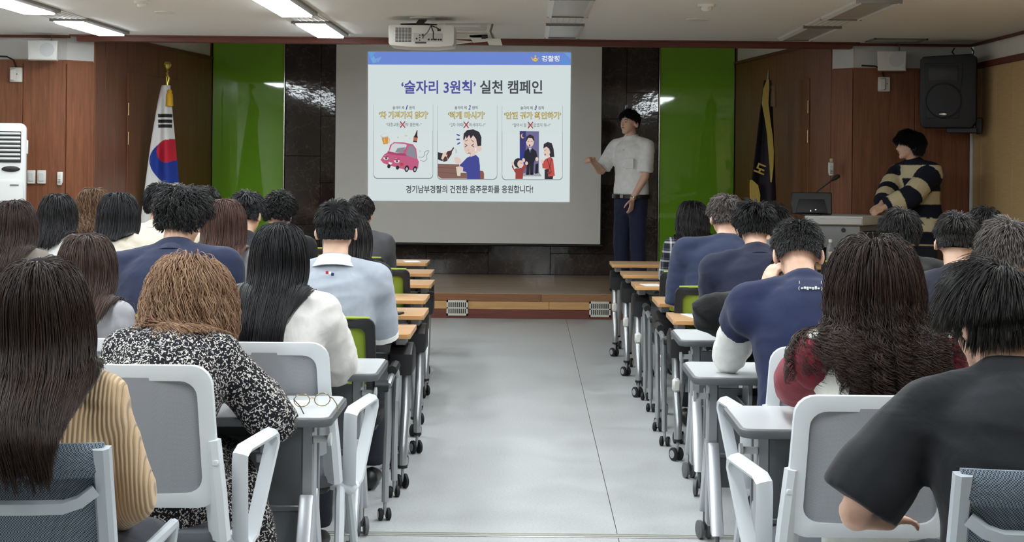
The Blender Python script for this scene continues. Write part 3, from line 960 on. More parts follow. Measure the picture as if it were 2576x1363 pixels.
# ---------------------------------------------------------------- air conditioner tower
c1_, c0_ = P(72, 310, 12.7), P(72, 700, 12.7)
ac = empty('air_conditioner', (c1_.x - 0.31, 12.66, 0.0), math.radians(17))
M_ac = mat('air_conditioner_white', (206, 208, 206), 0.35)
ht = c1_.z
MB().prism(rrect(-0.29, 0.0, 0.29, ht, (0.01, 0.01, 0.05, 0.05)), -0.05, 0.25, 'Y', bev=0.012).build('body', M_ac, ac)
MB().prism(rrect(-0.275, 0.06, 0.275, ht - 0.47, (0.02, 0.02, 0.06, 0.06)), -0.075, -0.045, 'Y', bev=0.008).build('front_panel', M_ac, ac)
boxobj('outlet', (0, -0.052, ht - 0.20), (0.50, 0.01, 0.26), M_blk, ac, 0, 0)
for k in range(7):
    q = MB().box((0, 0, 0), (0.49, 0.03, 0.016), 0.004).build('louver', M_ac, ac, 40, (0, -0.062, ht - 0.30 + k * 0.035))
    q.rotation_euler = (math.radians(-20), 0, 0)
MB().ball((0.17, -0.056, ht - 0.385), (0.075, 0.006, 0.024), 16).build('display', M_blk, ac)
MB().box((0.295, 0.02, ht - 0.20), (0.02, 0.06, 0.12), 0.006).build('side_grip', M_ac, ac)
boxobj('badge', (0.2, -0.077, ht - 0.52), (0.07, 0.003, 0.012), M_rimg, ac, 0, 0)
tag(ac, 'white standing air conditioner tower with louvers at far left', 'air conditioner')


# ---------------------------------------------------------------- flags on stands
def flag_cloth(name, parent, rows, ncol, pts_fn, color_fn, thick=0.006, rough=0.75):
    """Draped cloth: grid from pts_fn(u, v) closed front and back, colour printed per face corner."""
    nv, nu = rows, ncol
    vs, fs, cols_ = [], [], []
    for j in range(nv + 1):
        for i in range(nu + 1):
            vs.append(pts_fn(i / nu, j / nv))
    for j in range(nv):
        for i in range(nu):
            a = j * (nu + 1) + i
            fs.append((a, a + 1, a + nu + 2, a + nu + 1))
    me = bpy.data.meshes.new(name)
    me.from_pydata(vs, [], fs)
    at = me.color_attributes.new('print', 'FLOAT_COLOR', 'POINT')
    k = 0
    dat = []
    for j in range(nv + 1):
        for i in range(nu + 1):
            dat.extend(color_fn(i / nu, j / nv, vs[k]))
            k += 1
    at.data.foreach_set('color', dat)
    m = bpy.data.materials.new(name + '_print')
    nt, N, L, b = nodes_of(m)
    vc = N.new('ShaderNodeVertexColor')
    vc.layer_name = 'print'
    L.new(vc.outputs[0], b.inputs['Base Color'])
    b.inputs['Roughness'].default_value = rough
    add_bump(nt, b, noise_node(nt, coord(nt), 300, 2), 0.1, 0.001)
    me.materials.append(m)
    me.polygons.foreach_set('use_smooth', [True] * len(me.polygons))
    o = link(name, me, parent)
    md = o.modifiers.new('thickness', 'SOLIDIFY')
    md.thickness = thick
    return o


M_gold = mat('gold_fringe', (186, 160, 70), 0.6, bump=0.6, bscale=90, stretch=(1, 1, 0.2), bdist=0.01)
M_pole = mat('brass_pole', (196, 168, 90), 0.3, 0.8)
M_brassball = mat('gold_finial', (206, 184, 90), 0.25, 0.9)
FY = 14.75
tp = P(420, 156, FY)
fk = empty('flag', (tp.x, FY, STG))
hh = tp.z - STG
MB().lathe([(0.17, 0), (0.17, 0.02), (0.05, 0.05), (0.025, 0.12)], n=20).build('stand_base', M_pole, fk)
MB().cyl((0, 0, 0.05), (0, 0, hh - 0.10), 0.014, 10).build('pole', M_pole, fk)
MB().lathe([(0.008, hh - 0.11), (0.022, hh - 0.09), (0.012, hh - 0.075), (0.038, hh - 0.05), (0.045, hh - 0.025), (0.030, hh), (0.005, hh + 0.005)], n=14).build('finial', M_brassball, fk)
kpx = FY / FPX


def kor(u, v):
    # narrow at the pole head, widening downwards, folded in deep pleats
    z = hh - 0.23 - v * 1.75
    half0, half1 = -0.028 - 0.235 * v ** 0.8, 0.045 + 0.175 * v ** 1.1
    x = half0 + (half1 - half0) * u
    y = -0.06 - 0.035 * math.cos(u * 9.0) * min(1, v * 3) - 0.04 * math.sin(u * 3.14)
    return (x, y, z)


def kor_col(u, v, p):
    # world size positions on the hanging cloth, print follows it
    X, Z = (p[0]) / kpx + 420, (p[2] - hh) / -kpx + 156
    wht, red, blu, blk = (0.80, 0.80, 0.78, 1), lin(196, 30, 52), lin(26, 56, 150), (0.015, 0.015, 0.015, 1)
    cx, cy, r = 440.0, 405.0, 55.0
    d2 = math.hypot((X - cx), (Z - cy))
    if d2 < r:
        # the two lobes of the circle, tilted as the cloth hangs
        a = math.radians(62)
        xr = (X - cx) * math.cos(a) + (Z - cy) * math.sin(a)
        yr = -(X - cx) * math.sin(a) + (Z - cy) * math.cos(a)
        redside = yr < 0
        if math.hypot(xr + r / 2, yr) < r / 2:
            redside = True
        elif math.hypot(xr - r / 2, yr) < r / 2:
            redside = False
        return red if redside else blu
    for q in (291, 305, 318):
        if abs(Z - q) < 4.6 and 404 < X < 437:
            return blk
    return wht


flag_cloth('cloth', fk, 260, 110, kor, kor_col)
MB().tube([(0.0, -0.02, hh - 0.11), (0.03, -0.03, hh - 0.16), (0.015, -0.03, hh - 0.22), (0.035, -0.04, hh - 0.27)], 0.013, 8).build('cord', M_brassball, fk)
MB().lathe([(0.012, 0.0), (0.026, -0.02), (0.02, -0.035), (0.032, -0.05), (0.038, -0.16), (0.03, -0.165)], (0.055, -0.11, hh - 0.27), 12).build('tassel', mat('yellow_tassel', (226, 176, 40), 0.6, bump=0.5, bscale=120, stretch=(1, 1, 0.15)), fk)
tag(fk, 'white national flag with red and blue circle on golden pole', 'flag')

tp = P(1933, 195, FY)
fb = empty('flag', (tp.x, FY, STG))
hh2 = tp.z - STG
MB().lathe([(0.17, 0), (0.17, 0.02), (0.05, 0.05), (0.025, 0.12)], n=20).build('stand_base', M_pole, fb)
MB().cyl((0, 0, 0.05), (0, 0, hh2 - 0.02), 0.013, 10).build('pole', M_steel, fb)
MB().lathe([(0.02, hh2 - 0.03), (0.012, hh2), (0.004, hh2 + 0.08)], n=10).build('finial', M_steel, fb)


def blk_pt(u, v):
    z = hh2 - 0.03 - v * 1.65
    a, c = -0.050 - 0.19 * v ** 0.9, 0.02 + 0.08 * v
    x = a + (c - a) * u
    y = -0.05 - 0.035 * math.cos(u * 8.0) * min(1, v * 3)
    return (x, y, z)


flag_cloth('cloth', fb, 120, 60, blk_pt, lambda u, v, p: lin(34, 28, 38))


def strip(pts, wd, y, thick=0.02):
    m = MB()
    rr = []
    for (x, z), w_ in zip(pts, wd):
        rr.append([Vector((x - w_ / 2, y, z)), Vector((x + w_ / 2, y - 0.01, z)), Vector((x + w_ / 2, y + thick, z)), Vector((x - w_ / 2, y + thick, z))])
    return m.rings(rr)


def fpx(x, y):
    q = P(x, y, FY)
    return (q.x - tp.x, q.z - STG)


strip([fpx(*q) for q in ((1927, 203), (1923, 225), (1920, 260), (1926, 300), (1932, 340), (1935, 380), (1936, 420), (1935, 458))], (0.02, 0.055, 0.06, 0.05, 0.05, 0.05, 0.035, 0.008), -0.115).build('fringe', M_gold, fb)
strip([fpx(*q) for q in ((1885, 452), (1892, 465), (1895, 490), (1895, 508))], (0.02, 0.08, 0.10, 0.09), -0.115).build('fringe', M_gold, fb)
MB().lathe([(0.012, 0.0), (0.03, -0.03), (0.022, -0.06), (0.028, -0.08), (0.032, -0.22), (0.028, -0.225)], (0.04, -0.06, hh2 - 0.06), 12).build('tassel', mat('faded_tassel', (150, 132, 96), 0.7, bump=0.5, bscale=120, stretch=(1, 1, 0.15)), fb)
co, fs = letters(['도'], 0.03)[0]
mbl = bmesh.new()
vs_ = [mbl.verts.new((float(q[0]) * 0.12, float(q[1]) * 0.12, 0)) for q in co]
for f in fs:
    mbl.faces.new([vs_[i] for i in f])
ex = bmesh.ops.extrude_face_region(mbl, geom=list(mbl.faces))
bmesh.ops.translate(mbl, vec=(0, 0, 0.004), verts=[q for q in ex['geom'] if isinstance(q, bmesh.types.BMVert)])
me = bpy.data.meshes.new('lettering')
mbl.to_mesh(me)
mbl.free()
me.materials.append(mat('gold_lettering', (196, 170, 80), 0.5))
lo = link('lettering', me, fb)
q = fpx(1893, 430)
lo.location = (q[0] - 0.01, -0.12, q[1])
lo.rotation_euler = (math.radians(90), math.radians(22), 0)
tag(fb, 'black organisation flag with gold fringe on a pole by the right stage wall', 'flag')
# ---------------------------------------------------------------- desks
ROWY = [11.80, 10.74, 9.80, 8.73, 7.88, 7.04, 5.72, 4.74]      # near edge of each desk row, front to rear (left block)
ROWR = [11.85, 10.78, 9.82, 8.70, 7.76, 6.90, 5.72, 4.62]      # the same, right block
RN = ('first', 'second', 'third', 'fourth', 'fifth', 'sixth', 'seventh', 'eighth')
LXE = [-0.78, -0.68, -0.62, -0.585, -0.535, -0.54, -0.56, -0.61]  # aisle end, left block
RXE = [0.67, 0.69, 0.705, 0.755, 0.755, 0.70, 0.635, 0.66]        # aisle end, right block
TOP = 0.72
M_beech = wood_mat('beech_laminate', (176, 136, 96), (196, 158, 118), 0.38, 'X', 0.8)
M_beechedge = wood_mat('beech_edge', (190, 138, 84), (210, 158, 102), 0.4, 'X', 1.2)
M_lam = mat('white_laminate', (196, 198, 199), 0.3)
M_edge = mat('grey_edge_band', (86, 88, 90), 0.45)
M_leg = mat('grey_painted_leg', (158, 160, 163), 0.35, 0.2)
M_foot = mat('bright_alloy_foot', (190, 192, 196), 0.32, 0.5)
M_tube = mat('silver_tube', (172, 174, 176), 0.28, 0.7)
M_modesty = mat('grey_modesty_panel', (142, 146, 150), 0.45)
M_tyre = mat('grey_tyre', (96, 96, 98), 0.5)


def caster(parent, x, y, r=0.036, rz=0.0, grey=False, zt=0.095):
    """Twin-wheel swivel caster standing on the floor under (x, y)."""
    c, s = math.cos(rz), math.sin(rz)
    R = Matrix.Translation((x, y, 0)) @ Matrix.Rotation(rz, 4, 'Z')
    m = MB()
    for k in (-1, 1):
        m.lathe([(r * 0.75, -0.010), (r, -0.006), (r, 0.006), (r * 0.75, 0.010)], n=16, M=R @ Matrix.Translation((k * 0.017, 0.012, r)) @ Matrix.Rotation(math.radians(90), 4, 'Y'))
    w_ = m.build('caster', M_tyre if grey else M_blkrub, parent)
    h = MB()
    for k in (-1, 1):
        h.lathe([(r * 0.66, -0.002), (r * 0.60, 0.003), (0.005, 0.004)], n=14, M=R @ Matrix.Translation((k * 0.025, 0.012, r)) @ Matrix.Rotation(math.radians(90 * k), 4, 'Y'))
    h.tube([R @ Vector((0, 0.012, r)), R @ Vector((0, 0.004, r * 1.7)), R @ Vector((0, 0, zt))], 0.008, 6)
    h.build('caster_fork', M_tyre if grey else M_leg, w_)
    return w_


def wood_desk(ln):
    """Folding desk, origin at the floor under the aisle end of the near edge, running along +X."""
    e = empty('folding_desk', (0, 0, 0))
    MB().prism([(0.012, 0.0), (ln - 0.012, 0.0), (ln, 0.012), (ln, 0.40), (0.0, 0.40), (0.0, 0.012)], TOP - 0.026, TOP, 'Z', bev=0.003).build('desk_top', M_beech, e)
    MB().box((ln / 2, -0.001, TOP - 0.013), (ln - 0.02, 0.005, 0.022), 0.002).build('edge_band', M_beechedge, e)
    MB().prism([(0.10, 0.61), (ln - 0.10, 0.61), (ln - 0.10, 0.30), (0.10, 0.30)], 0.335, 0.345, 'Y', bev=0.002).build('modesty_panel', M_modesty, e)
    boxobj('cross_beam', (ln / 2, 0.23, 0.625), (ln - 0.12, 0.05, 0.05), M_tube, e, 0.006)
    boxobj('book_rack', (ln / 2, 0.20, 0.60), (ln - 0.5, 0.2, 0.008), M_tube, e, 0.002)
    for x, s in ((0.0, 1), (ln, -1)):
        MB().prism([(0.08, 0.515), (0.31, 0.515), (0.325, 0.545), (0.325, 0.62), (0.23, 0.655), (0.16, 0.655), (0.07, 0.615)], x - s * 0.004, x + s * 0.104, 'X', bev=0.010).build('pivot_housing', M_blk, e)
        boxobj('hinge_bracket', (x + s * 0.055, 0.20, 0.672), (0.05, 0.14, 0.045), M_tube, e, 0.004)
        boxobj('lock_knob', (x + s * 0.112, 0.27, 0.575), (0.03, 0.03, 0.03), M_blk, e, 0.004)
        for ya, yb, dx in ((0.14, -0.01, 0.028), (0.26, 0.46, 0.076)):
            xx = x + s * dx
            ym = ya + (yb - ya) * 0.35
            lg = MB().tube([(xx, ya, 0.53), (xx, ya + (yb - ya) * 0.10, 0.44), (xx, ym, 0.34), (xx, yb, 0.20), (xx, yb, 0.105)], 0.0205, 10).build('leg', M_tube, e)
            MB().cyl((xx, yb, 0.098), (xx, yb, 0.112), 0.0225, 10).build('leg_cap', M_blk, lg)
            caster(e, xx, yb, 0.034, 0.5 if yb < 0.2 else -0.35)
    boxobj('leg_sticker', (0.028, 0.080, 0.375), (0.044, 0.052, 0.07), mat('worn_white_tape', (206, 204, 198), 0.6, var=0.06), e, 0.012)
    return e


def white_desk(ln):
    e = empty('training_desk', (0, 0, 0))
    MB().prism(rrect(0.012, 0.012, ln - 0.012, 0.448, 0.03), TOP - 0.022, TOP, 'Z').build('desk_top', M_lam, e)
    MB().prism(rrect(0, 0, ln, 0.46, 0.045), TOP - 0.030, TOP - 0.003, 'Z', bev=0.006).build('edge_band', M_edge, e)
    boxobj('modesty_panel', (ln / 2, 0.34, 0.43), (ln - 0.16, 0.012, 0.40), M_modesty, e, 0.003)
    boxobj('modesty_rail', (ln / 2, 0.333, 0.36), (ln - 0.16, 0.012, 0.02), M_leg, e, 0.004)
    boxobj('book_rack', (ln / 2, 0.22, 0.595), (ln - 0.42, 0.24, 0.010), M_leg, e, 0.003)
    for x, s in ((0.10, 1), (ln - 0.10, -1)):
        boxobj('leg', (x, 0.23, 0.40), (0.042, 0.075, 0.58), M_leg, e, 0.006)
        for yb, sg_ in ((0.03, -1), (0.43, 1)):
            MB().prism([(0.23 + sg_ * 0.036, 0.42), (0.23 + sg_ * 0.052, 0.44), (0.23 + sg_ * 0.062, 0.425), (yb + sg_ * 0.016, 0.115), (yb - sg_ * 0.012, 0.115), (0.23 + sg_ * 0.020, 0.33)], x - 0.024, x + 0.024, 'X', bev=0.006).build('foot', M_foot, e)
            caster(e, x, yb, 0.038, 0.25 * sg_, True, 0.12)
        MB().cyl((x - s * 0.02, 0.19, 0.62), (x - s * 0.075, 0.19, 0.62), 0.012, 10).cyl((x - s * 0.068, 0.19, 0.62), (x - s * 0.078, 0.19, 0.62), 0.022, 12).build('bag_hook', M_lam, e)
        MB().box((x + s * 0.13, 0.17, 0.64), (0.018, 0.16, 0.10), 0.003).box((x + s * 0.13, 0.17, 0.575), (0.04, 0.18, 0.03), 0.004).build('rack_arm', M_leg, e)
    return e


DL = 1.40
proto_w = wood_desk(DL)
proto_l = white_desk(1.40)
used = {'w': False, 'l': False}


def put_desk(kind, x, y, lab, flip=False):
    pr = proto_w if kind == 'w' else proto_l
    o = copy_tree(pr) if used[kind] else pr
    used[kind] = True
    o.location = (x, y, 0)
    tag(o, lab, 'desk', 'wood-topped folding desks' if kind == 'w' else 'white-topped training desks')
    return o


for r, y in enumerate(ROWY):
    kl = 'w' if r < 6 else 'l'
    kr = 'w' if r < 5 else 'l'
    nm = {'w': 'wood-topped folding desk', 'l': 'white-topped grey training desk'}
    put_desk(kl, LXE[r] - DL, y, '%s left of aisle, %s row from stage' % (nm[kl], RN[r]))
    put_desk(kr, RXE[r], ROWR[r], '%s right of aisle, %s row from stage' % (nm[kr], RN[r]))
    if r < 7:
        put_desk(kl, LXE[r] - 2 * DL - 0.04, y, 'outer %s in left block, %s row from stage' % (nm[kl], RN[r]))
    if 0 < r < 7:
        put_desk(kr, RXE[r] + DL + 0.04, ROWR[r], 'outer %s in right block, %s row from stage' % (nm[kr], RN[r]))


# ---------------------------------------------------------------- chairs (origin under the seat, facing +Y)
def mesh_fabric(name, rgb, alpha, weave=420):
    m = bpy.data.materials.new(name)
    nt, N, L, b = nodes_of(m)
    v = coord(nt)
    wv = N.new('ShaderNodeTexChecker')
    wv.inputs['Scale'].default_value = weave
    wv.inputs['Color1'].default_value = lin(*rgb)
    wv.inputs['Color2'].default_value = lin(*[q * 0.86 for q in rgb])
    L.new(v, wv.inputs['Vector'])
    L.new(wv.outputs[0], b.inputs['Base Color'])
    b.inputs['Roughness'].default_value = 0.75
    b.inputs['Alpha'].default_value = alpha
    MATS[name] = m
    return m


M_wch = mat('white_chair_plastic', (212, 216, 219), 0.35)
M_gmesh = mesh_fabric('grey_chair_mesh', (166, 168, 174), 0.84)
M_green_m = mesh_fabric('green_chair_mesh', (138, 158, 40), 0.93)
M_gedge = mat('green_piping', (150, 170, 60), 0.6)
M_seatg = mat('grey_seat_fabric', (88, 90, 96), 0.85, bump=0.3, bscale=300)
M_seatb = mat('black_seat_fabric', (24, 24, 26), 0.85, bump=0.3, bscale=300)


def back_shell(wd_t, wd_b, z0, z1, lean, curve, y0):
    """Maps (u in -1..1, height) to a leaned, slightly wrapped back surface."""
    def f(u, z, off=0.0):
        t = (z - z0) / (z1 - z0)
        hw = wd_b + (wd_t - wd_b) * t
        return Vector((u * hw, y0 - lean * t + curve * (u * u) + off, z))
    return f


def frame_ring(f, z0, z1, wfr, depth, r=0.055, n=4, hw=0.22, bulge=0.0):
    """Rounded frame ring on a back surface."""
    out = rrect(-hw, z0, hw, z1, r, n)
    m = MB()
    rr = []
    cz = (z0 + z1) / 2
    for x, z in out:
        ix = x - math.copysign(min(wfr, abs(x)), x)
        sx = (hw - wfr) / hw
        sz = ((z1 - z0) / 2 - wfr) / ((z1 - z0) / 2)
        xi, zi = x * sx, cz + (z - cz) * sz
        a = f(x / hw, z)
        c = f(xi / hw, zi)
        d = Vector((0, depth, 0))
        rr.append([a - d * 0.35, a * 0.5 + c * 0.5 - d * 0.5, c - d * 0.35, c + d * 0.5, a + d * 0.5])
    return m.rings(rr, False, 0, True)


def panel(f, z0, z1, hw, off=0.0, nu=8, nz=8, th=0.004):
    m = MB()
    gr = []
    for k in range(nz + 1):
        z = z0 + (z1 - z0) * k / nz
        row = [f(-hw + 2 * hw * i / nu, z, off) for i in range(nu + 1)]
        row += [q + Vector((0, th, 0)) for q in row[::-1]]
        gr.append(row)
    return m.rings(gr)


def seat(parent, m, z=0.445, w=0.23, d0=-0.20, d1=0.24):
    MB().prism(rrect(-w, d0, w, d1, (0.06, 0.06, 0.09, 0.09)), z - 0.05, z, 'Z', bev=0.018).build('seat', m, parent)
    MB().prism(rrect(-w * 0.9, d0 + 0.02, w * 0.9, d1 - 0.02, 0.06), z - 0.075, z - 0.045, 'Z', bev=0.006).build('seat_pan', M_blk, parent)


def white_chair():
    e = empty('mesh_chair', (0, 0, 0))
    f = back_shell(0.215, 0.235, 0.52, 0.94, 0.06, 0.045, -0.24)
    frame_ring(f, 0.52, 0.94, 0.044, 0.030, 0.06, 5, 1.0 * 0.235).build('back_frame', M_wch, e)
    panel(f, 0.555, 0.905, 0.83, 0.004).build('mesh_back', M_gmesh, e)
    seat(e, M_seatg)
    for s in (-1, 1):
        up = MB().tube([(s * 0.208, -0.222, 0.72), (s * 0.222, -0.205, 0.56), (s * 0.230, -0.175, 0.42)], [0.034, 0.036, 0.034], 8, sec=[(-0.8, -0.5), (0.8, -0.5), (1, 0.1), (0.7, 0.6), (-0.7, 0.6), (-1, 0.1)]).build('upright', M_wch, e)
        boxobj('lever', (s * 0.226, -0.240, 0.655), (0.020, 0.014, 0.018), M_wch, up, 0.003)
        # loop armrest: flat top, two struts meeting at the seat bracket
        x0, x1 = s * 0.275, s * 0.335
        loop = [(x0, -0.10, 0.40), (x0 + s * 0.01, -0.17, 0.64), (x0 + s * 0.012, -0.175, 0.665), (x0 + s * 0.02, -0.15, 0.682), (x1, 0.06, 0.690), (x1, 0.09, 0.680), (x1, 0.095, 0.655), (x0 + s * 0.02, -0.03, 0.40), (x0 + s * 0.005, -0.065, 0.375)]
        MB().tube([Vector(q) for q in loop], 0.017, 8, 0, True, sec=[(-1.2, -0.5), (1.2, -0.5), (1.4, 0.2), (0.7, 0.8), (-0.7, 0.8), (-1.4, 0.2)]).build('armrest', M_wch, e)
        MB().tube([(s * 0.20, -0.08, 0.40), (s * 0.27, -0.08, 0.385), (s * 0.285, -0.07, 0.37)], 0.030, 10).build('arm_bracket', M_wch, e)
        for yb, ya in ((-0.23, -0.12), (0.25, 0.10)):
            lg = MB().tube([(s * 0.235, ya * 0.4, 0.40), (s * 0.245, ya, 0.37), (s * 0.250, (ya + yb) / 2, 0.24), (s * 0.255, yb, 0.085)], 0.017, 8).build('leg', M_wch, e)
            caster(e, s * 0.255, yb, 0.026, 0.4 * s, False, 0.09)
    return e


def green_chair():
    e = empty('mesh_chair', (0, 0, 0))
    f = back_shell(0.205, 0.215, 0.50, 0.86, 0.05, 0.04, -0.225)
    frame_ring(f, 0.50, 0.86, 0.040, 0.035, 0.035, 4, 0.215).build('back_frame', M_blk, e)
    panel(f, 0.53, 0.83, 0.84, 0.004).build('mesh_back', M_green_m, e)
    MB().tube([f(-0.9, 0.862), f(-0.4, 0.866), f(0.0, 0.867), f(0.4, 0.866), f(0.9, 0.862)], 0.007, 6).build('piping', M_gedge, e)
    seat(e, M_seatb, 0.445)
    for s in (-1, 1):
        MB().cyl((s * 0.205, -0.21, 0.57), (s * 0.262, -0.20, 0.57), 0.026, 12).build('arm_joint', M_blk, e)
        MB().tube([(s * 0.262, -0.20, 0.57), (s * 0.268, -0.05, 0.60), (s * 0.268, 0.10, 0.60), (s * 0.268, 0.16, 0.56), (s * 0.262, 0.18, 0.45)], 0.015, 8).build('arm_tube', M_tube, e)
        MB().tube([(s * 0.268, -0.08, 0.618), (s * 0.268, 0.10, 0.618)], 0.022, 8).build('arm_pad', M_blk, e)
        for yb, ya in ((-0.21, -0.20), (0.23, 0.18)):
            MB().tube([(s * 0.262, ya, 0.56 if ya < 0 else 0.45), (s * 0.262, ya, 0.40), (s * 0.256, (ya + yb) / 2, 0.22), (s * 0.255, yb, 0.08)], 0.015, 8).build('leg', M_tube, e)
            caster(e, s * 0.255, yb, 0.026, 0.3 * s, False, 0.085)
    return e


M_bmesh = bpy.data.materials.new('blue_grey_woven_mesh')
nt, N, L, b = nodes_of(M_bmesh)
v = coord(nt, (1, 1, 1))
wa = N.new('ShaderNodeTexChecker')
wa.inputs['Scale'].default_value = 330
wa.inputs['Color1'].default_value = lin(142, 155, 168)
wa.inputs['Color2'].default_value = lin(44, 54, 66)
L.new(v, wa.inputs['Vector'])
L.new(wa.outputs['Color'], b.inputs['Base Color'])
b.inputs['Roughness'].default_value = 0.7
add_bump(nt, b, wa.outputs['Fac'], 0.4, 0.002)
M_alu = mat('pale_grey_frame', (186, 192, 198), 0.35, 0.2)


def blue_chair():
    e = empty('mesh_chair', (0, 0, 0))
    f = back_shell(0.235, 0.245, 0.47, 0.90, 0.08, 0.03, -0.22)
    panel(f, 0.48, 0.855, 0.93, 0.0, th=0.008).build('mesh_back', M_bmesh, e)
    # wrapped head roll
    m = MB()
    rr = []
    for i in range(13):
        u = -1 + i / 6
        c = f(u, 0.872)
        rr.append([c + Vector((0, 0.016 * math.cos(a), 0.040 * math.sin(a))) for a in [k * math.pi / 5 for k in range(10)]])
    m.rings(rr).build('top_roll', M_bmesh, e)
    for s in (-1, 1):
        MB().tube([f(s * 0.985, 0.90, -0.004), f(s * 0.985, 0.70, -0.004), f(s * 0.985, 0.47, -0.004), Vector((s * 0.24, -0.16, 0.40))], 0.018, 8, sec=[(-1, -0.9), (1, -0.9), (1.1, 0.3), (0.6, 0.9), (-0.6, 0.9), (-1.1, 0.3)]).build('side_post', M_alu, e)
        for yb, ya in ((-0.24, -0.15), (0.24, 0.15)):
            MB().tube([(s * 0.24, ya, 0.41), (s * 0.25, (ya + yb) / 2, 0.22), (s * 0.255, yb, 0.015)], 0.014, 8).build('leg', M_alu, e)
        MB().tube([(s * 0.245, -0.19, 0.60), (s * 0.29, -0.05, 0.63), (s * 0.29, 0.16, 0.63), (s * 0.26, 0.18, 0.43)], 0.015, 8).build('armrest', M_alu, e)
    pts = [f(-0.93, 0.808, -0.018), f(-0.80, 0.785, -0.03), f(-0.66, 0.775, -0.035)] + [f(-0.4 + 0.2 * k, 0.775, -0.036) for k in range(5)] + [f(0.66, 0.775, -0.035), f(0.80, 0.785, -0.03), f(0.93, 0.808, -0.018)]
    MB().tube(pts, 0.017, 8, sec=[(-1, -0.7), (1, -0.7), (1, 0.7), (-1, 0.7)]).build('grab_bar', M_alu, e)
    seat(e, M_seatg)
    return e


CH = {'w': white_chair(), 'g': green_chair(), 'b': blue_chair()}
chused = {'w': False, 'g': False, 'b': False}
CGRP = {'w': 'white-framed grey mesh chairs', 'g': 'black-framed green mesh chairs', 'b': 'blue-grey mesh chairs'}


def put_chair(kind, x, y, lab, rz=0.0, zs=1.0):
    pr = CH[kind]
    o = copy_tree(pr) if chused[kind] else pr
    chused[kind] = True
    o.location = (x, y, 0)
    o.rotation_euler = (0, 0, math.radians(rz))
    o.scale = (1, 1, zs)
    return tag(o, lab, 'chair', CGRP[kind])
# ---------------------------------------------------------------- people
M_skin = bpy.data.materials.new('skin')
nt, N, L, b = nodes_of(M_skin)
v = coord(nt)
L.new(ramp(nt, noise_node(nt, v, 14, 4), [(0.3, lin(206, 160, 136)), (0.7, lin(226, 186, 162))]), b.inputs['Base Color'])
b.inputs['Roughness'].default_value = 0.5
add_bump(nt, b, noise_node(nt, v, 240, 2), 0.06, 0.001)


def hair_mat(name, rgb, rgb2=None, rough=0.38):
    if name in MATS:
        return MATS[name]
    m = bpy.data.materials.new(name)
    nt, N, L, b = nodes_of(m)
    hi = N.new('ShaderNodeHairInfo')
    c2 = rgb2 or tuple(min(255, q * 1.35 + 4) for q in rgb)
    L.new(ramp(nt, hi.outputs['Random'], [(0.0, lin(*rgb)), (1.0, lin(*c2))]), b.inputs['Base Color'])
    b.inputs['Roughness'].default_value = rough
    b.inputs['Specular IOR Level'].default_value = 0.2
    MATS[name] = m
    return m


def cap_mat(rgb):
    return mat('hair_base_%02x%02x%02x' % tuple(int(q) for q in rgb), rgb, 0.9, spec=0.08, bump=0.5, bscale=60, stretch=(6, 6, 1))


def cloth(name, rgb, rough=0.85, fold=0.35, weave=420, sheen=0.1, var=0.06):
    if name in MATS:
        return MATS[name]
    m = bpy.data.materials.new(name)
    nt, N, L, b = nodes_of(m)
    v = coord(nt)
    c = lin(*rgb)
    f = noise_node(nt, v, 26, 4, 0.6)
    L.new(ramp(nt, f, [(0.3, tuple(q * (1 - var) for q in c[:3]) + (1,)), (0.7, tuple(min(1, q * (1 + var)) for q in c[:3]) + (1,))]), b.inputs['Base Color'])
    b.inputs['Roughness'].default_value = rough
    b.inputs['Sheen Weight'].default_value = sheen
    b.inputs['Specular IOR Level'].default_value = 0.25
    n1 = noise_node(nt, v, 7, 3, 0.5, 0.8)
    n2 = noise_node(nt, v, weave, 2)
    ma = N.new('ShaderNodeMath')
    ma.operation = 'MULTIPLY_ADD'
    L.new(n2, ma.inputs[0])
    ma.inputs[1].default_value = 0.05
    L.new(n1, ma.inputs[2])
    add_bump(nt, b, ma.outputs[0], fold, 0.02)
    MATS[name] = m
    return m


def pattern_cloth(name, build, rough=0.85):
    """Printed cloth: build(nt, N, L, vec) returns the colour socket."""
    if name in MATS:
        return MATS[name]
    m = bpy.data.materials.new(name)
    nt, N, L, b = nodes_of(m)
    v = coord(nt)
    L.new(build(nt, N, L, v), b.inputs['Base Color'])
    b.inputs['Roughness'].default_value = rough
    b.inputs['Specular IOR Level'].default_value = 0.2
    add_bump(nt, b, noise_node(nt, v, 8, 3, 0.5, 0.6), 0.3, 0.02)
    MATS[name] = m
    return m


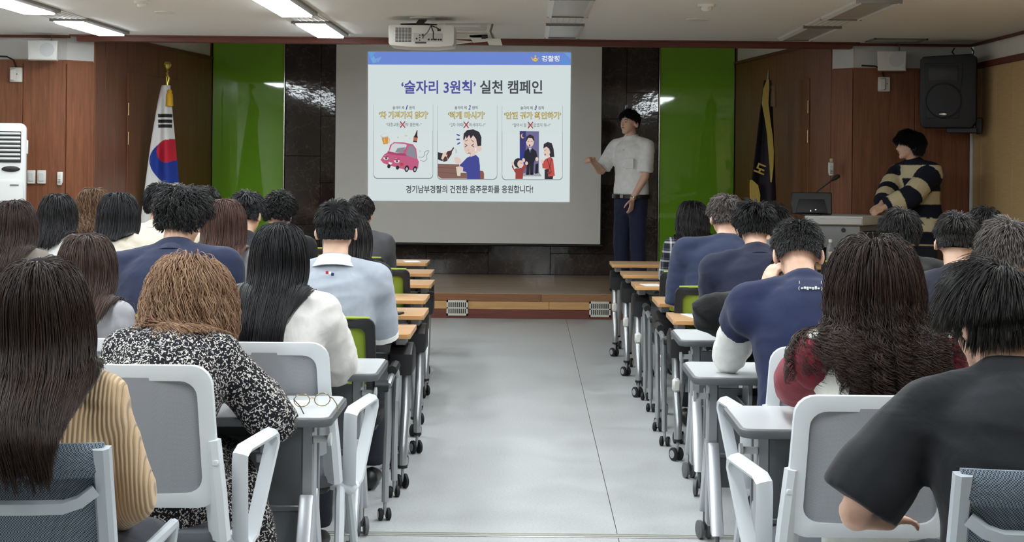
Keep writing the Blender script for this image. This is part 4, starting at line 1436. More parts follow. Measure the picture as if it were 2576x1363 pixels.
def leaf_print(nt, N, L, v):
    """Small pale leaves and squiggles on black."""
    nz = N.new('ShaderNodeTexNoise')
    nz.inputs['Scale'].default_value = 70
    nz.inputs['Detail'].default_value = 1
    L.new(v, nz.inputs['Vector'])
    ma = N.new('ShaderNodeVectorMath')
    ma.operation = 'MULTIPLY_ADD'
    L.new(nz.outputs['Color'], ma.inputs[0])
    ma.inputs[1].default_value = (0.012, 0.012, 0.012)
    L.new(v, ma.inputs[2])
    w1 = N.new('ShaderNodeTexVoronoi')
    w1.inputs['Scale'].default_value = 98
    w1.feature = 'F1'
    L.new(ma.outputs[0], w1.inputs['Vector'])
    w2 = N.new('ShaderNodeTexVoronoi')
    w2.inputs['Scale'].default_value = 84
    w2.feature = 'DISTANCE_TO_EDGE'
    L.new(ma.outputs[0], w2.inputs['Vector'])
    a = ramp(nt, w1.outputs['Distance'], [(0.24, (1, 1, 1, 1)), (0.30, (0, 0, 0, 1))])
    c = ramp(nt, w2.outputs['Distance'], [(0.06, (1, 1, 1, 1)), (0.10, (0, 0, 0, 1))])
    keep = ramp(nt, noise_node(nt, v, 100, 1), [(0.50, (0, 0, 0, 1)), (0.53, (1, 1, 1, 1))])
    m1 = N.new('ShaderNodeMix')
    m1.data_type = 'RGBA'
    m1.blend_type = 'MULTIPLY'
    m1.inputs[0].default_value = 1
    L.new(c, m1.inputs[6])
    L.new(keep, m1.inputs[7])
    m2 = N.new('ShaderNodeMix')
    m2.data_type = 'RGBA'
    m2.blend_type = 'LIGHTEN'
    m2.inputs[0].default_value = 1
    L.new(a, m2.inputs[6])
    L.new(m1.outputs[2], m2.inputs[7])
    return ramp(nt, m2.outputs[2], [(0.2, lin(26, 25, 30)), (0.6, lin(196, 190, 184))])


def plaid(nt, N, L, v):
    sx = N.new('ShaderNodeSeparateXYZ')
    L.new(v, sx.inputs[0])
    outs = []
    for ax in ('X', 'Z'):
        ml = N.new('ShaderNodeMath')
        ml.operation = 'MULTIPLY'
        L.new(sx.outputs[ax], ml.inputs[0])
        ml.inputs[1].default_value = 15.0
        fr = N.new('ShaderNodeMath')
        fr.operation = 'FRACT'
        L.new(ml.outputs[0], fr.inputs[0])
        outs.append(ramp(nt, fr.outputs[0], [(0.0, lin(40, 40, 52)), (0.40, lin(40, 40, 52)), (0.42, lin(206, 206, 206)), (0.60, lin(206, 206, 206)), (0.62, lin(70, 70, 84)), (0.8, lin(140, 140, 150)), (0.84, lin(40, 40, 52))], 'CONSTANT'))
    mx = N.new('ShaderNodeMix')
    mx.data_type = 'RGBA'
    mx.inputs[0].default_value = 0.5
    L.new(outs[0], mx.inputs[6])
    L.new(outs[1], mx.inputs[7])
    return mx.outputs[2]


def ribbed(name, rgb):
    m = bpy.data.materials.new(name)
    nt, N, L, b = nodes_of(m)
    v = coord(nt)
    wv = N.new('ShaderNodeTexWave')
    wv.wave_type = 'BANDS'
    wv.bands_direction = 'X'
    wv.inputs['Scale'].default_value = 33
    wv.inputs['Distortion'].default_value = 0.6
    wv.inputs['Detail Scale'].default_value = 0.6
    L.new(v, wv.inputs['Vector'])
    c = lin(*rgb)
    L.new(ramp(nt, wv.outputs['Fac'], [(0.0, tuple(q * 0.50 for q in c[:3]) + (1,)), (0.14, tuple(q * 0.95 for q in c[:3]) + (1,)), (1.0, c)]), b.inputs['Base Color'])
    b.inputs['Roughness'].default_value = 0.9
    b.inputs['Sheen Weight'].default_value = 0.2
    add_bump(nt, b, wv.outputs['Fac'], 0.6, 0.006)
    MATS[name] = m
    return m


def printed(name):
    """Cloth whose woven colours are stored on its vertices."""
    if name in MATS:
        return MATS[name]
    m = bpy.data.materials.new(name)
    nt, N, L, b = nodes_of(m)
    vc = N.new('ShaderNodeVertexColor')
    vc.layer_name = 'print'
    L.new(vc.outputs[0], b.inputs['Base Color'])
    b.inputs['Roughness'].default_value = 0.9
    b.inputs['Specular IOR Level'].default_value = 0.2
    add_bump(nt, b, noise_node(nt, coord(nt), 8, 3, 0.5, 0.6), 0.3, 0.02)
    MATS[name] = m
    return m


def sweep(mb, pts, rx, ry=None, ref=Vector((1, 0, 0)), n=14, flat0=False, flat1=False, sub=3):
    """Closed tapered limb through pts with elliptical sections and rounded (or flat) ends."""
    pts = [Vector(p) for p in pts]
    m = len(pts)
    rx = list(rx) if isinstance(rx, (list, tuple)) else [rx] * m
    ry = rx if ry is None else (list(ry) if isinstance(ry, (list, tuple)) else [ry] * m)
    P_, A_, B_ = [], [], []
    for i in range(m - 1):
        p0, p1, p2, p3 = pts[max(i - 1, 0)], pts[i], pts[i + 1], pts[min(i + 2, m - 1)]
        for k in range(sub):
            t = k / sub
            P_.append(0.5 * ((2 * p1) + (p2 - p0) * t + (2 * p0 - 5 * p1 + 4 * p2 - p3) * t * t + (3 * p1 - p0 - 3 * p2 + p3) * t ** 3))
            e = t * t * (3 - 2 * t)
            A_.append(rx[i] + (rx[i + 1] - rx[i]) * e)
            B_.append(ry[i] + (ry[i + 1] - ry[i]) * e)
    P_.append(pts[-1])
    A_.append(rx[-1])
    B_.append(ry[-1])
    rr = []
    q = len(P_)

    def ring(c, t, a, bb):
        x = ref - t * ref.dot(t)
        if x.length < 1e-4:
            x = t.orthogonal()
        x.normalize()
        y = t.cross(x)
        return [c + x * a * math.cos(j * 2 * math.pi / n) + y * bb * math.sin(j * 2 * math.pi / n) for j in range(n)]

    for i in range(q):
        t = (P_[min(i + 1, q - 1)] - P_[max(i - 1, 0)]).normalized()
        if i == 0 and not flat0:
            r = min(A_[0], B_[0])
            for s in (1.0, 0.8, 0.45):
                rr.append(ring(P_[0] - t * r * s * 0.9, t, A_[0] * math.sqrt(max(0.02, 1 - s * s * 0.98)), B_[0] * math.sqrt(max(0.02, 1 - s * s * 0.98))))
        rr.append(ring(P_[i], t, A_[i], B_[i]))
        if i == q - 1 and not flat1:
            r = min(A_[-1], B_[-1])
            for s in (0.45, 0.8, 1.0):
                rr.append(ring(P_[-1] + t * r * s * 0.9, t, A_[-1] * math.sqrt(max(0.02, 1 - s * s * 0.98)), B_[-1] * math.sqrt(max(0.02, 1 - s * s * 0.98))))
    mb.rings(rr)


def remesh(mb, voxel, smooth=4, fac=0.5):
    me = bpy.data.meshes.new('tmp')
    mb.bm.to_mesh(me)
    mb.bm.free()
    o = bpy.data.objects.new('tmp', me)
    TMP.collection.objects.link(o)
    r = o.modifiers.new('r', 'REMESH')
    r.mode = 'VOXEL'
    r.voxel_size = voxel
    r.use_smooth_shade = True
    s = o.modifiers.new('s', 'SMOOTH')
    s.factor = fac
    s.iterations = smooth
    TMPV.update()
    out = bpy.data.meshes.new_from_object(o.evaluated_get(TMPV.depsgraph))
    bpy.data.objects.remove(o)
    bpy.data.meshes.remove(me)
    out.materials.clear()
    return out


def wrinkle(me, amp, freq, seed=0.0, stretch=(1, 1, 1.7)):
    if not amp:
        return
    co = getco(me)
    nr = np.empty(len(me.vertices) * 3, np.float32)
    me.vertices.foreach_get('normal', nr)
    nr = nr.reshape(-1, 3)
    d = np.empty(len(co), np.float32)
    sx, sy, sz = (freq * q for q in stretch)
    nf = mnoise.noise
    for i, (x, y, z) in enumerate(co.tolist()):
        w0 = nf((x * sx * 0.5 + seed, y * sy * 0.5, z * sz * 0.5))
        a = nf((x * sx + 1.5 * w0 + seed, y * sy, z * sz + 1.2 * w0))
        d[i] = 0.6 - 2.0 * abs(a) + 0.8 * w0
    me.vertices.foreach_set('co', (co + nr * (d * amp)[:, None]).ravel())
    me.update()


def dist_seg(p, a, b):
    a, b = np.array(a), np.array(b)
    ab = b - a
    t = np.clip(((p - a) @ ab) / (ab @ ab), 0, 1)
    return np.linalg.norm(p - (a + t[:, None] * ab), axis=1), t


def ik(S, Wp, a, bl, pole):
    S, Wp, pole = Vector(S), Vector(Wp), Vector(pole)
    d = Wp - S
    ln = min(d.length, (a + bl) * 0.995)
    u = d.normalized()
    Wp = S + u * ln
    c = (a * a + ln * ln - bl * bl) / (2 * a * ln)
    pp = pole - u * pole.dot(u)
    pp.normalize()
    return S + u * a * c + pp * a * math.sqrt(max(0, 1 - c * c)), Wp


def hand(mb, Wp, d, nrm, thumb, curl=0.5, s=1.0):
    """Palm with four unequal bending fingers and a thumb leaving the palm's side. nrm = palm facing."""
    d = Vector(d).normalized()
    nrm = Vector(nrm)
    nrm = (nrm - d * nrm.dot(d)).normalized()
    sd = Vector(thumb)
    sd = (sd - d * sd.dot(d) - nrm * sd.dot(nrm)).normalized()
    Wp = Vector(Wp)
    pe = Wp + d * 0.088 * s
    sweep(mb, [Wp - d * 0.01, Wp + d * 0.03 * s, Wp + d * 0.075 * s], [0.027 * s, 0.036 * s, 0.040 * s], [0.020 * s, 0.017 * s, 0.014 * s], sd, 12)
    for off, ln in ((0.030, 0.072), (0.010, 0.082), (-0.010, 0.076), (-0.029, 0.060)):
        p = pe - d * 0.012 + sd * off * s
        pts = [p]
        a = curl * 0.5
        for f in (0.45, 0.32, 0.23):
            dr = d * math.cos(a) + nrm * math.sin(a)
            p = p + dr * ln * f * s
            pts.append(p)
            a += curl
        sweep(mb, pts, [0.0092 * s, 0.0088 * s, 0.0082 * s, 0.0072 * s], None, sd, 8, sub=2)
    p = Wp + d * 0.022 * s + sd * 0.028 * s
    td = (d * 0.62 + sd * 0.75 + nrm * 0.25).normalized()
    p1 = p + td * 0.042 * s
    p2 = p1 + (d * 0.85 + sd * 0.25 + nrm * (0.3 + 0.4 * curl)).normalized() * 0.032 * s
    p3 = p2 + (d * 0.9 + sd * 0.0 + nrm * (0.3 + 0.6 * curl)).normalized() * 0.024 * s
    sweep(mb, [p - sd * 0.012, p, p1, p2, p3], [0.012 * s, 0.014 * s, 0.0105 * s, 0.0098 * s, 0.008 * s], None, nrm, 8, sub=2)


SECS = [(-0.11, .10, .08), (-0.06, .150, .115), (.0, .172, .128), (.10, .160, .120), (.20, .152, .112), (.32, .166, .116), (.41, .172, .112), (.465, .158, .098), (.50, .112, .082), (.53, .070, .062)]


def scalp_limit(y):
    return np.interp(y, [-1, -.55, -.25, -.02, .12, .30, .55, .8, 1], [-.80, -.80, -.50, -.22, .05, .30, .46, .56, .66])


class Person:
    def __init__(s, head_px, Y, lean=8, curl=14, side=0, twist=0, yaw=0, hyaw=0, pitch=8, hroll=0, fem=False, wide=1.0, standing=False, floor=0.0, seat=0.45, k=None, hs=1.0, bulk=1.0, py=None):
        s.Y, s.lean, s.curl, s.side, s.twist = Y, lean, curl, side, twist
        s.yaw, s.hyaw, s.pitch, s.hroll = yaw, hyaw, pitch, hroll
        s.fem, s.wide, s.bulk = fem, wide, bulk
        s.standing = standing
        s.hs = hs * (0.97 if fem else 1.0)
        s.sh = (0.163 if fem else 0.188) * wide
        if py is not None:      # seated at depth py: find the depth of the head
            s.pel, s.k = seat + 0.075, 1.0
            s.setup()
            Y = s.Y = py + s.top.y
        tgt = P(head_px[0], head_px[1], Y)
        s.pel = 0.93 if standing else seat + 0.075
        s.k = k or 1.0
        for _ in range(6):
            s.setup()
            if k is None:
                tz = tgt.z - floor
                if standing:
                    q = tz / s.top.z
                    s.pel *= q
                    s.k *= q
                else:
                    s.k *= (tz - s.pel) / (s.top.z - s.pel)
        s.setup()
        cz, sz = math.cos(math.radians(yaw)), math.sin(math.radians(yaw))
        tx, ty = s.top.x * cz - s.top.y * sz, s.top.x * sz + s.top.y * cz
        s.loc = Vector((tgt.x - tx, Y - ty, floor))

    def setup(s):
        s.cv = []
        th0, ph = math.radians(s.lean), math.radians(s.side)
        pos = Vector((0, 0, s.pel))
        ds = 0.01

        def dr(q):
            th = th0 + math.radians(s.curl) * max(0, q) / 0.55
            return Vector((math.sin(ph), math.sin(th) * math.cos(ph), math.cos(th) * math.cos(ph)))
        up, dn = [], []
        p = pos.copy()
        q = 0.0
        while q < 0.62:
            up.append((q, p.copy()))
            p = p + dr(q) * ds * s.k
            q += ds
        p = pos.copy()
        q = 0.0
        while q > -0.14:
            q -= ds
            p = p - dr(q) * ds * s.k
            dn.append((q, p.copy()))
        s.cv = dn[::-1] + up
        s.dr = dr
        na = math.radians(s.lean + s.curl) * 0.55 + math.radians(8 + s.pitch * 0.35)
        nd = Vector((math.sin(ph) * 0.6, math.sin(na), math.cos(na))).normalized()
        s.nb = s.Lp(0, 0, 0.50)
        s.nt_ = s.nb + nd * 0.124 * s.k
        s.hR = (Matrix.Rotation(math.radians(s.hyaw), 3, 'Z') @ Matrix.Rotation(math.radians(-s.pitch), 3, 'X') @ Matrix.Rotation(math.radians(s.hroll), 3, 'Y'))
        s.hc = s.nt_ + s.hR @ Vector((0, 0.022, 0.070)) * s.hs
        s.top = s.hc + s.hR @ Vector((0, -0.01, 0.128)) * s.hs
        s.top.z = max(s.top.z, s.hc.z + 0.12 * s.hs)

    def local(s, p):
        a = -math.radians(s.yaw)
        d = Vector(p) - s.loc
        return Vector((d.x * math.cos(a) - d.y * math.sin(a), d.x * math.sin(a) + d.y * math.cos(a), d.z))

    def frame(s, q):
        i = min(range(len(s.cv)), key=lambda j: abs(s.cv[j][0] - q))
        t = s.dr(q).normalized()
        tw = math.radians(s.twist) * max(0, q) / 0.5
        x = Vector((math.cos(tw), math.sin(tw), 0))
        x = (x - t * x.dot(t)).normalized()
        y = t.cross(x)
        return s.cv[i][1], x, y, t

    def Lp(s, x, y, q):
        p, a, c, t = s.frame(q)
        return p + a * x * s.k + c * y * s.k

    # ---- pieces shared by body and clothes
    def torso(s, mb, m=0.0, q0=-0.11, q1=0.53, flat0=False):
        pts, rx, ry = [], [], []
        for q, a, c in SECS:
            if q < q0 - 1e-6 or q > q1 + 1e-6:
                continue
            if s.fem:
                a *= {0.10: 0.92, 0.20: 0.88, 0.32: 0.90, 0.41: 0.90, 0.465: 0.9}.get(q, 0.97)
            p, x, y, t = s.frame(q)
            pts.append(p)
            rx.append((a * s.wide * s.bulk) * s.k + m)
            ry.append((c * s.bulk) * s.k + m)
        if q0 < -0.115:
            p, x, y, t = s.frame(-0.13)
            pts[0] = p
            rx[0], ry[0] = rx[1], ry[1]
        sweep(mb, pts, rx, ry, s.frame(0.3)[1], 20, flat0=flat0)

    def shoulders(s, mb, m=0.0, inner=0.025):
        for g in (-1, 1):
            sweep(mb, [s.Lp(g * inner, -0.012, 0.535), s.Lp(g * s.sh * 0.5, -0.010, 0.505), s.Lp(g * s.sh * 0.98, -0.004, 0.474)], [0.036 * s.k + m * 0.6, 0.046 * s.k + m, 0.056 * s.k + m], None, Vector((0, 1, 0)), 12)
            sweep(mb, [s.Lp(g * s.sh * 0.7, 0, 0.40), s.Lp(g * s.sh * 1.0, 0, 0.445)], [0.058 * s.k + m, 0.054 * s.k + m], None, Vector((0, 1, 0)), 12)

    def arm(s, mb, g, m=0.0, to=1.0, loose=0.0, start=True):
        S, E, Wp = s.arms[g]
        tot = []
        n1, n2 = 3, 3
        path = [S.lerp(E, i / n1) for i in range(n1)] + [E.lerp(Wp, i / n2) for i in range(n2 + 1)]
        rad = [0.052, 0.047, 0.043, 0.040, 0.036, 0.031, 0.027]
        ln = len(path) - 1
        cut = max(1.0, to * ln)
        out, rr = [], []
        for i, p in enumerate(path):
            if i <= cut:
                out.append(p)
                rr.append(rad[i] * s.k * (0.86 if s.fem else 1.0) + m + loose * min(1, i / 2))
        fr = cut - int(cut)
        if fr > 0.02 and int(cut) < ln:
            i = int(cut)
            out.append(path[i].lerp(path[i + 1], fr))
            rr.append((rad[i] + (rad[i + 1] - rad[i]) * fr) * s.k * (0.86 if s.fem else 1.0) + m + loose)
        sweep(mb, out, rr, None, Vector((0.3, 0.2, 1)), 12, flat1=to < 0.99, sub=3)

    def legs(s, mb, m=0.0, to=1.0, loose=0.0):
        for g in (-1, 1):
            H_, K_, A_ = s.leg[g]
            if to >= 1:
                sweep(mb, [H_, H_.lerp(K_, 0.5), K_, K_.lerp(A_, 0.35), A_.lerp(K_, 0.04)], [0.092 + m, 0.080 + m, 0.060 + m + loose, 0.056 + m + loose, 0.044 + m + loose], None, Vector((1, 0, 0)), 12, flat1=True)
            else:
                sweep(mb, [H_, H_.lerp(K_, 0.5), K_], [0.092 + m, 0.080 + m, 0.066 + m], None, Vector((1, 0, 0)), 12)

    def set_limbs(s, arms, legs=None):
        s.arms, s.hands = {}, {}
        for g in (-1, 1):
            spec = arms[0 if g < 0 else 1] if isinstance(arms, (list, tuple)) else arms
            S = s.Lp(g * s.sh, 0.0, 0.468)
            hd = dict(d=(-0.25 * g, 0.95, -0.05), n=(0, 0, -1), t=(-g, 0.2, 0), curl=0.35)
            if spec == 'table':
                Wt, pole = Vector((g * 0.13, 0.43, 0.770)), Vector((g * 0.22, -0.6, -0.75))
            elif spec == 'lap':
                Wt, pole = Vector((g * 0.10, 0.30, 0.63)), Vector((g * 0.6, -0.7, -0.3))
            elif spec == 'hang':
                Wt, pole = S + Vector((g * 0.06, 0.05, -0.52)), Vector((g * 0.3, -1, 0))
                hd = dict(d=(0, 0.1, -1), n=(-g, 0, 0), t=(0, 1, 0), curl=0.3)
            else:
                Wt, pole = Vector(spec['w']), Vector(spec.get('pole', (g * 0.8, -0.3, -0.5)))
                hd.update({q: spec[q] for q in ('d', 'n', 't', 'curl') if q in spec})
            E, Wq = ik(S, Wt, 0.285 * s.k, 0.25 * s.k, pole)
            s.arms[g] = (S, E, Wq)
            s.hands[g] = hd
        s.leg = {}
        for g in (-1, 1):
            if legs:
                s.leg[g] = tuple(Vector(q) for q in legs[0 if g < 0 else 1])
            elif s.standing:
                z = s.pel
                s.leg[g] = (Vector((g * 0.085, 0.0, z - 0.04)), Vector((g * 0.10, 0.02, z * 0.53)), Vector((g * 0.105, -0.02, 0.085)))
            else:
                s.leg[g] = (Vector((g * 0.085, 0.03, s.pel - 0.01)), Vector((g * 0.13, 0.44, s.pel - 0.005)), Vector((g * 0.13, 0.40, 0.09)))

    def head_prims(s, mb):
        T = Matrix.Translation(s.hc) @ s.hR.to_4x4() @ Matrix.Scale(s.hs, 4)
        v = lambda x, y, z: T @ Vector((x, y, z))
        hs = s.hs
        R3 = s.hR
        mb.ball(v(0, -0.012, 0.022), (0.076 * hs, 0.096 * hs, 0.092 * hs), 20, M=R3)
        mb.ball(v(0, 0.018, -0.020), (0.066 * hs, 0.074 * hs, 0.082 * hs), 18, M=R3)
        sweep(mb, [v(0, 0.02, -0.05), v(0, 0.055, -0.082), v(0, 0.068, -0.092)], [0.052 * hs, 0.036 * hs, 0.024 * hs], [0.036 * hs, 0.028 * hs, 0.020 * hs], R3 @ Vector((1, 0, 0)), 12)
        sweep(mb, [v(0, 0.083, 0.012), v(0, 0.094, -0.008), v(0, 0.103, -0.026)], [0.008 * hs, 0.010 * hs, 0.0135 * hs], None, R3 @ Vector((1, 0, 0)), 8)
        mb.ball(v(0, 0.086, -0.052), (0.024 * hs, 0.010 * hs, 0.012 * hs), 10, M=R3)
        for g in (-1, 1):
            er = R3 @ Matrix.Rotation(math.radians(g * 30), 3, 'Z') @ Matrix.Rotation(math.radians(-8), 3, 'X')
            mb.ball(v(g * 0.086, -0.014, -0.018), (0.0095 * hs, 0.021 * hs, 0.034 * hs), 12, M=er)
            mb.ball(v(g * 0.092, -0.026, -0.010), (0.007 * hs, 0.010 * hs, 0.026 * hs), 10, M=er)
        nr = (0.048 if s.fem else 0.057) * s.hs
        sweep(mb, [s.nb - (s.nt_ - s.nb) * 0.25, s.nb, s.nt_, s.hc + (s.hc - s.nt_) * 0.1], [nr * 1.25, nr * 1.05, nr, nr * 0.95], None, Vector((1, 0, 0)), 14)

    def build(s, label, arms='table', legs=None, voxel=0.012):
        s.set_limbs(arms, legs)
        mb = MB()
        s.torso(mb, -0.012)
        s.shoulders(mb, -0.012)
        s.head_prims(mb)
        for g in (-1, 1):
            s.arm(mb, g)
            S, E, Wq = s.arms[g]
            h = s.hands[g]
            hand(mb, Wq, h['d'], h['n'], h['t'], h['curl'], (0.92 if s.fem else 1.0))
        s.legs(mb, -0.004)
        me = remesh(mb, voxel, 3, 0.5)
        me.materials.append(M_skin)
        s.o = link('person', me, None, s.loc, math.radians(s.yaw))
        tag(s.o, label, 'person')
        s.vx = voxel
        return s

    def wear(s, name, m, torso=None, sleeves=None, shoulders=None, legs=None, margin=0.014, loose=0.010, voxel=None, amp=0.004, freq=8.0, extra=None, smooth=9, q0=-0.13, q1=0.53, lab=None, color=None, only=None):
        mb = MB()
        if torso is None or torso:
            s.torso(mb, margin, q0, q1, flat0=True)
        if shoulders is None or shoulders:
            s.shoulders(mb, margin)
        if sleeves:
            for g in ((-1, 1) if only is None else (only,)):
                s.arm(mb, g, margin, sleeves if not isinstance(sleeves, dict) else sleeves[g], loose)
        if legs:
            s.legs(mb, margin, legs, loose)
            sweep(mb, [s.Lp(0, 0, -0.10), s.Lp(0, 0.0, 0.0), s.Lp(0, 0.0, 0.07)], [0.15 * s.k + margin, 0.172 * s.k * s.wide * s.bulk + margin, 0.165 * s.k * s.wide * s.bulk + margin], [0.12, 0.13 * s.bulk, 0.125 * s.bulk], Vector((1, 0, 0)), 16)
        if extra:
            extra(s, mb) if only is None else extra(s, mb, only)
        me = remesh(mb, voxel or max(0.010, s.vx), smooth)
        wrinkle(me, amp, freq, random.random() * 50)
        if color:
            co = getco(me)
            at = me.color_attributes.new('print', 'FLOAT_COLOR', 'POINT')
            at.data.foreach_set('color', np.asarray(color(s, co), np.float32).ravel())
        me.materials.append(m)
        o = link(name, me, s.o)
        if lab:
            o['label'] = lab
        return o

    def collar(s, m, h=0.045, r=0.072, flare=0.012, name='collar', drop=0.0, th=0.006):
        """Folded collar band round the neck."""
        ax = (s.nt_ - s.nb).normalized()
        base = s.nb + ax * (0.042 + drop)
        x = Vector((1, 0, 0))
        x = (x - ax * x.dot(ax)).normalized()
        y = ax.cross(x)
        mb = MB()
        rr = []
        n = 28
        for j in range(n):
            a = 2 * math.pi * j / n
            d = x * math.cos(a) + y * math.sin(a) * 1.05
            fr = max(0, math.sin(a))
            lo = base + d * (r + flare * 1.6) - ax * (h * 0.5 + 0.03 * fr)
            tp_ = base + d * r * 0.97 + ax * (h * 0.45 - 0.055 * fr)
            rr.append([lo + d * th, tp_ + d * th, tp_ - d * th * 0.6, lo - d * th * 0.6])
        mb.rings(rr, False, 0, True)
        return mb.build(name, m, s.o, 60)

    def shoes(s, m):
        for g in (-1, 1):
            A = s.leg[g][2]
            mb = MB()
            sweep(mb, [(A.x, A.y - 0.05, 0.05), (A.x, A.y + 0.02, 0.05), (A.x, A.y + 0.10, 0.040), (A.x, A.y + 0.17, 0.030)], [0.036, 0.040, 0.044, 0.034], [0.046, 0.046, 0.036, 0.026], Vector((1, 0, 0)), 12)
            mb.build('shoe', m, s.o)

    # ---- hair: a scalp shell plus strands that follow the head and fall
    def hair(s, style, rgb, n=3000, L=0.05, Lside=None, Lnape=None, thick=0.018, wave=0.0, wfreq=28.0, clump=0.5, rgb2=None, part=0.0, fringe=0.0, rad=None, lift=0.35, spread=0.0, seed=1, jitter=0.2, name='hair', rough=0.38, whorl=(0.12, -0.42, 0.9), nape=0.0, curlr=0.0, gl=0.38, cols=None, bias=0.0, drift=1.0, over=None, inward=0.2):
        R = np.array(s.hR)
        rg = np.random.default_rng(seed)
        hs = s.hs
        c = np.array(s.hc) + R @ np.array([0, -0.010, 0.016]) * hs
        ax = np.array([0.0795, 0.1000, 0.0985]) * hs
        # shell
        mb = MB()
        nn, mm = 20, 28
        grid = []
        for i in range(nn + 1):
            row = []
            for j in range(mm):
                a = 2 * math.pi * j / mm
                yy, xx = math.cos(a), math.sin(a)
                # from the crown down to the hairline in this direction
                zl = float(scalp_limit(np.array([yy * 0.9]))[0]) + (0.24 if yy < -0.1 and style == 'short' else 0.06) + nape * (1 if yy < -0.3 else 0)
                el = math.pi / 2 - (math.pi / 2 - math.asin(max(-0.95, min(0.95, zl)))) * i / nn
                d = np.array([xx * math.cos(el), yy * math.cos(el), math.sin(el)])
                g = 1.03 + (thick * 0.35 / 0.09) * (1 - (i / nn) ** 3) - 0.03 * (i / nn) ** 6
                row.append(Vector(c + R @ (d * ax * g)))
            grid.append(row)
        mb.rings(grid, True)
        cap = mb.build(name, cap_mat(rgb), s.o, 80)
        # roots
        cnt = int(n * 2.0)
        i = np.arange(cnt) + 0.5
        ph = np.arccos(1 - 2 * i / cnt)
        th = np.pi * (1 + 5 ** 0.5) * i
        d = np.stack([np.cos(th) * np.sin(ph), np.sin(th) * np.sin(ph), np.cos(ph)], 1)
        d += rg.normal(0, 0.02, d.shape)
        d /= np.linalg.norm(d, axis=1)[:, None]
        keep = d[:, 2] > scalp_limit(d[:, 1]) + nape * (d[:, 1] < -0.2) + rg.normal(0, 0.03, len(d))
        d = d[keep][:n]
        rg.shuffle(d)
        n = len(d)
        p = d * ax * 1.005
        nrm = d / ax
        nrm /= np.linalg.norm(nrm, axis=1)[:, None]
        layer = rg.random(n)
        long_ = style != 'short'
        if long_:
            side = np.sign(d[:, 0] - part + rg.normal(0, 0.03, n))
            front = np.clip((d[:, 1] + 0.05) / 0.4, 0, 1)
            radial = d - np.array([part, -0.15, 1.05])
            radial /= np.linalg.norm(radial, axis=1)[:, None]
            swept = np.stack([side * (0.9 + 0.2 * rg.random(n)), -0.35 + 0 * side, -0.25 + 0 * side], 1)
            flow = radial * (1 - front)[:, None] + swept * front[:, None]
            ln = np.full(n, L) * (1 - jitter * rg.random(n))
            # roots low on the head need less length to reach the same hem
            ln = np.maximum(0.05, ln - (d[:, 2] < 0.3) * (0.3 - d[:, 2]) * 0.10)
            K = int(np.clip(L / 0.018, 10, 30))
        else:
            wv = np.array(whorl)
            wv = wv / np.linalg.norm(wv)
            flow = d - wv
            Ls = L if Lside is None else Lside
            Ln = (Ls if Lnape is None else Lnape) + 0.010
            ln = np.interp(d[:, 2], [-0.7, -0.35, 0.1, 0.55], [Ln, Ls * 0.7 + Ln * 0.3, Ls, L])
            ln = ln * (1 - jitter * rg.random(n))
            if fringe:
                ln = ln + fringe * np.clip(d[:, 1] - 0.2, 0, 1)
            K = 8
        flow = flow - nrm * np.sum(flow * nrm, 1)[:, None]
        flow /= np.linalg.norm(flow, axis=1)[:, None] + 1e-6
        # clumps share a random bend
        M_ = max(12, n // (48 if curlr else 22))
        ci = rg.choice(n, M_, replace=False)
        near = np.empty(n, int)
        for a in range(0, n, 2000):
            dd = ((d[a:a + 2000, None, :] - d[ci][None]) ** 2).sum(2)
            near[a:a + 2000] = dd.argmin(1)
        if not long_:
            spread, clump, lift = spread * 0.5, clump * 0.55, lift * 0.5
        bend = rg.normal(0, spread if spread else 0.12, (M_, 3))
        v = nrm * lift + flow + bend[near] * (1.0 if not long_ else 0.35) + rg.normal(0, 0.08, (n, 3))
        v /= np.linalg.norm(v, axis=1)[:, None]
        g = R.T @ np.array([0, 0, -1.0])
        step = (ln / K)[:, None]
        path = [p.copy()]
        wq = [(c_, r_) for c_, r_ in s.colliders()] if long_ else []
        tk = thick / 0.09
        zsh = s.Lp(0, 0, 0.47).z
        back = R.T @ np.array([0, -1.0, 0.0])
        sidew = R.T @ np.array([1.0, 0, 0])
        if not long_:
            ln0 = np.clip((ln / max(L, 1e-3)), 0.25, 1.0)
        for k in range(K):
            gk = gl if long_ else 0.15
            v = v * (1 - gk) + g * gk
            if long_:      # below the jaw the hair drifts behind the shoulders
                zr = (p @ R.T + c)[:, 2] - zsh
                v = v + back[None] * (np.clip(1 - np.abs(zr - 0.08) / 0.12, 0, 1) * 0.55 * drift)[:, None]
                xw = (p @ R.T)[:, 0]
                inn = np.clip((np.abs(xw) - 0.075) / 0.08, 0, 1) * np.clip(1 - np.abs(zr - 0.04) / 0.14, 0, 1) * inward * drift
                v = v - (np.sign(xw) * inn)[:, None] * sidew[None]
            v /= np.linalg.norm(v, axis=1)[:, None]
            q = p + v * step
            u = q / ax
            rr = np.linalg.norm(u, axis=1)
            tgt = 1.03 + layer * tk * (min(1.0, (k + 1) / 3) if long_ else (min(1.0, (k + 1) / 4) * ln0))
            hit = rr < tgt
            q[hit] = (u[hit] / rr[hit][:, None] * tgt[hit][:, None]) * ax
            for (A, B, r) in s.coll_local if long_ else ():
                ab = B - A
                t = np.clip(((q - A) @ ab) / (ab @ ab + 1e-9), 0, 1)
                cl = A + t[:, None] * ab
                w_ = q - cl
                dist = np.linalg.norm(w_, axis=1) + 1e-9
                rad_ = r + 0.004 + layer * min(thick, 0.02)
                hb = dist < rad_
                q[hb] = cl[hb] + w_[hb] / dist[hb][:, None] * rad_[hb][:, None]
            v = q - p
            v /= np.linalg.norm(v, axis=1)[:, None] + 1e-9
            p = q
            path.append(p.copy())
        path = np.stack(path, 1)          # n, K+1, 3
        tt = np.linspace(0, 1, K + 1)
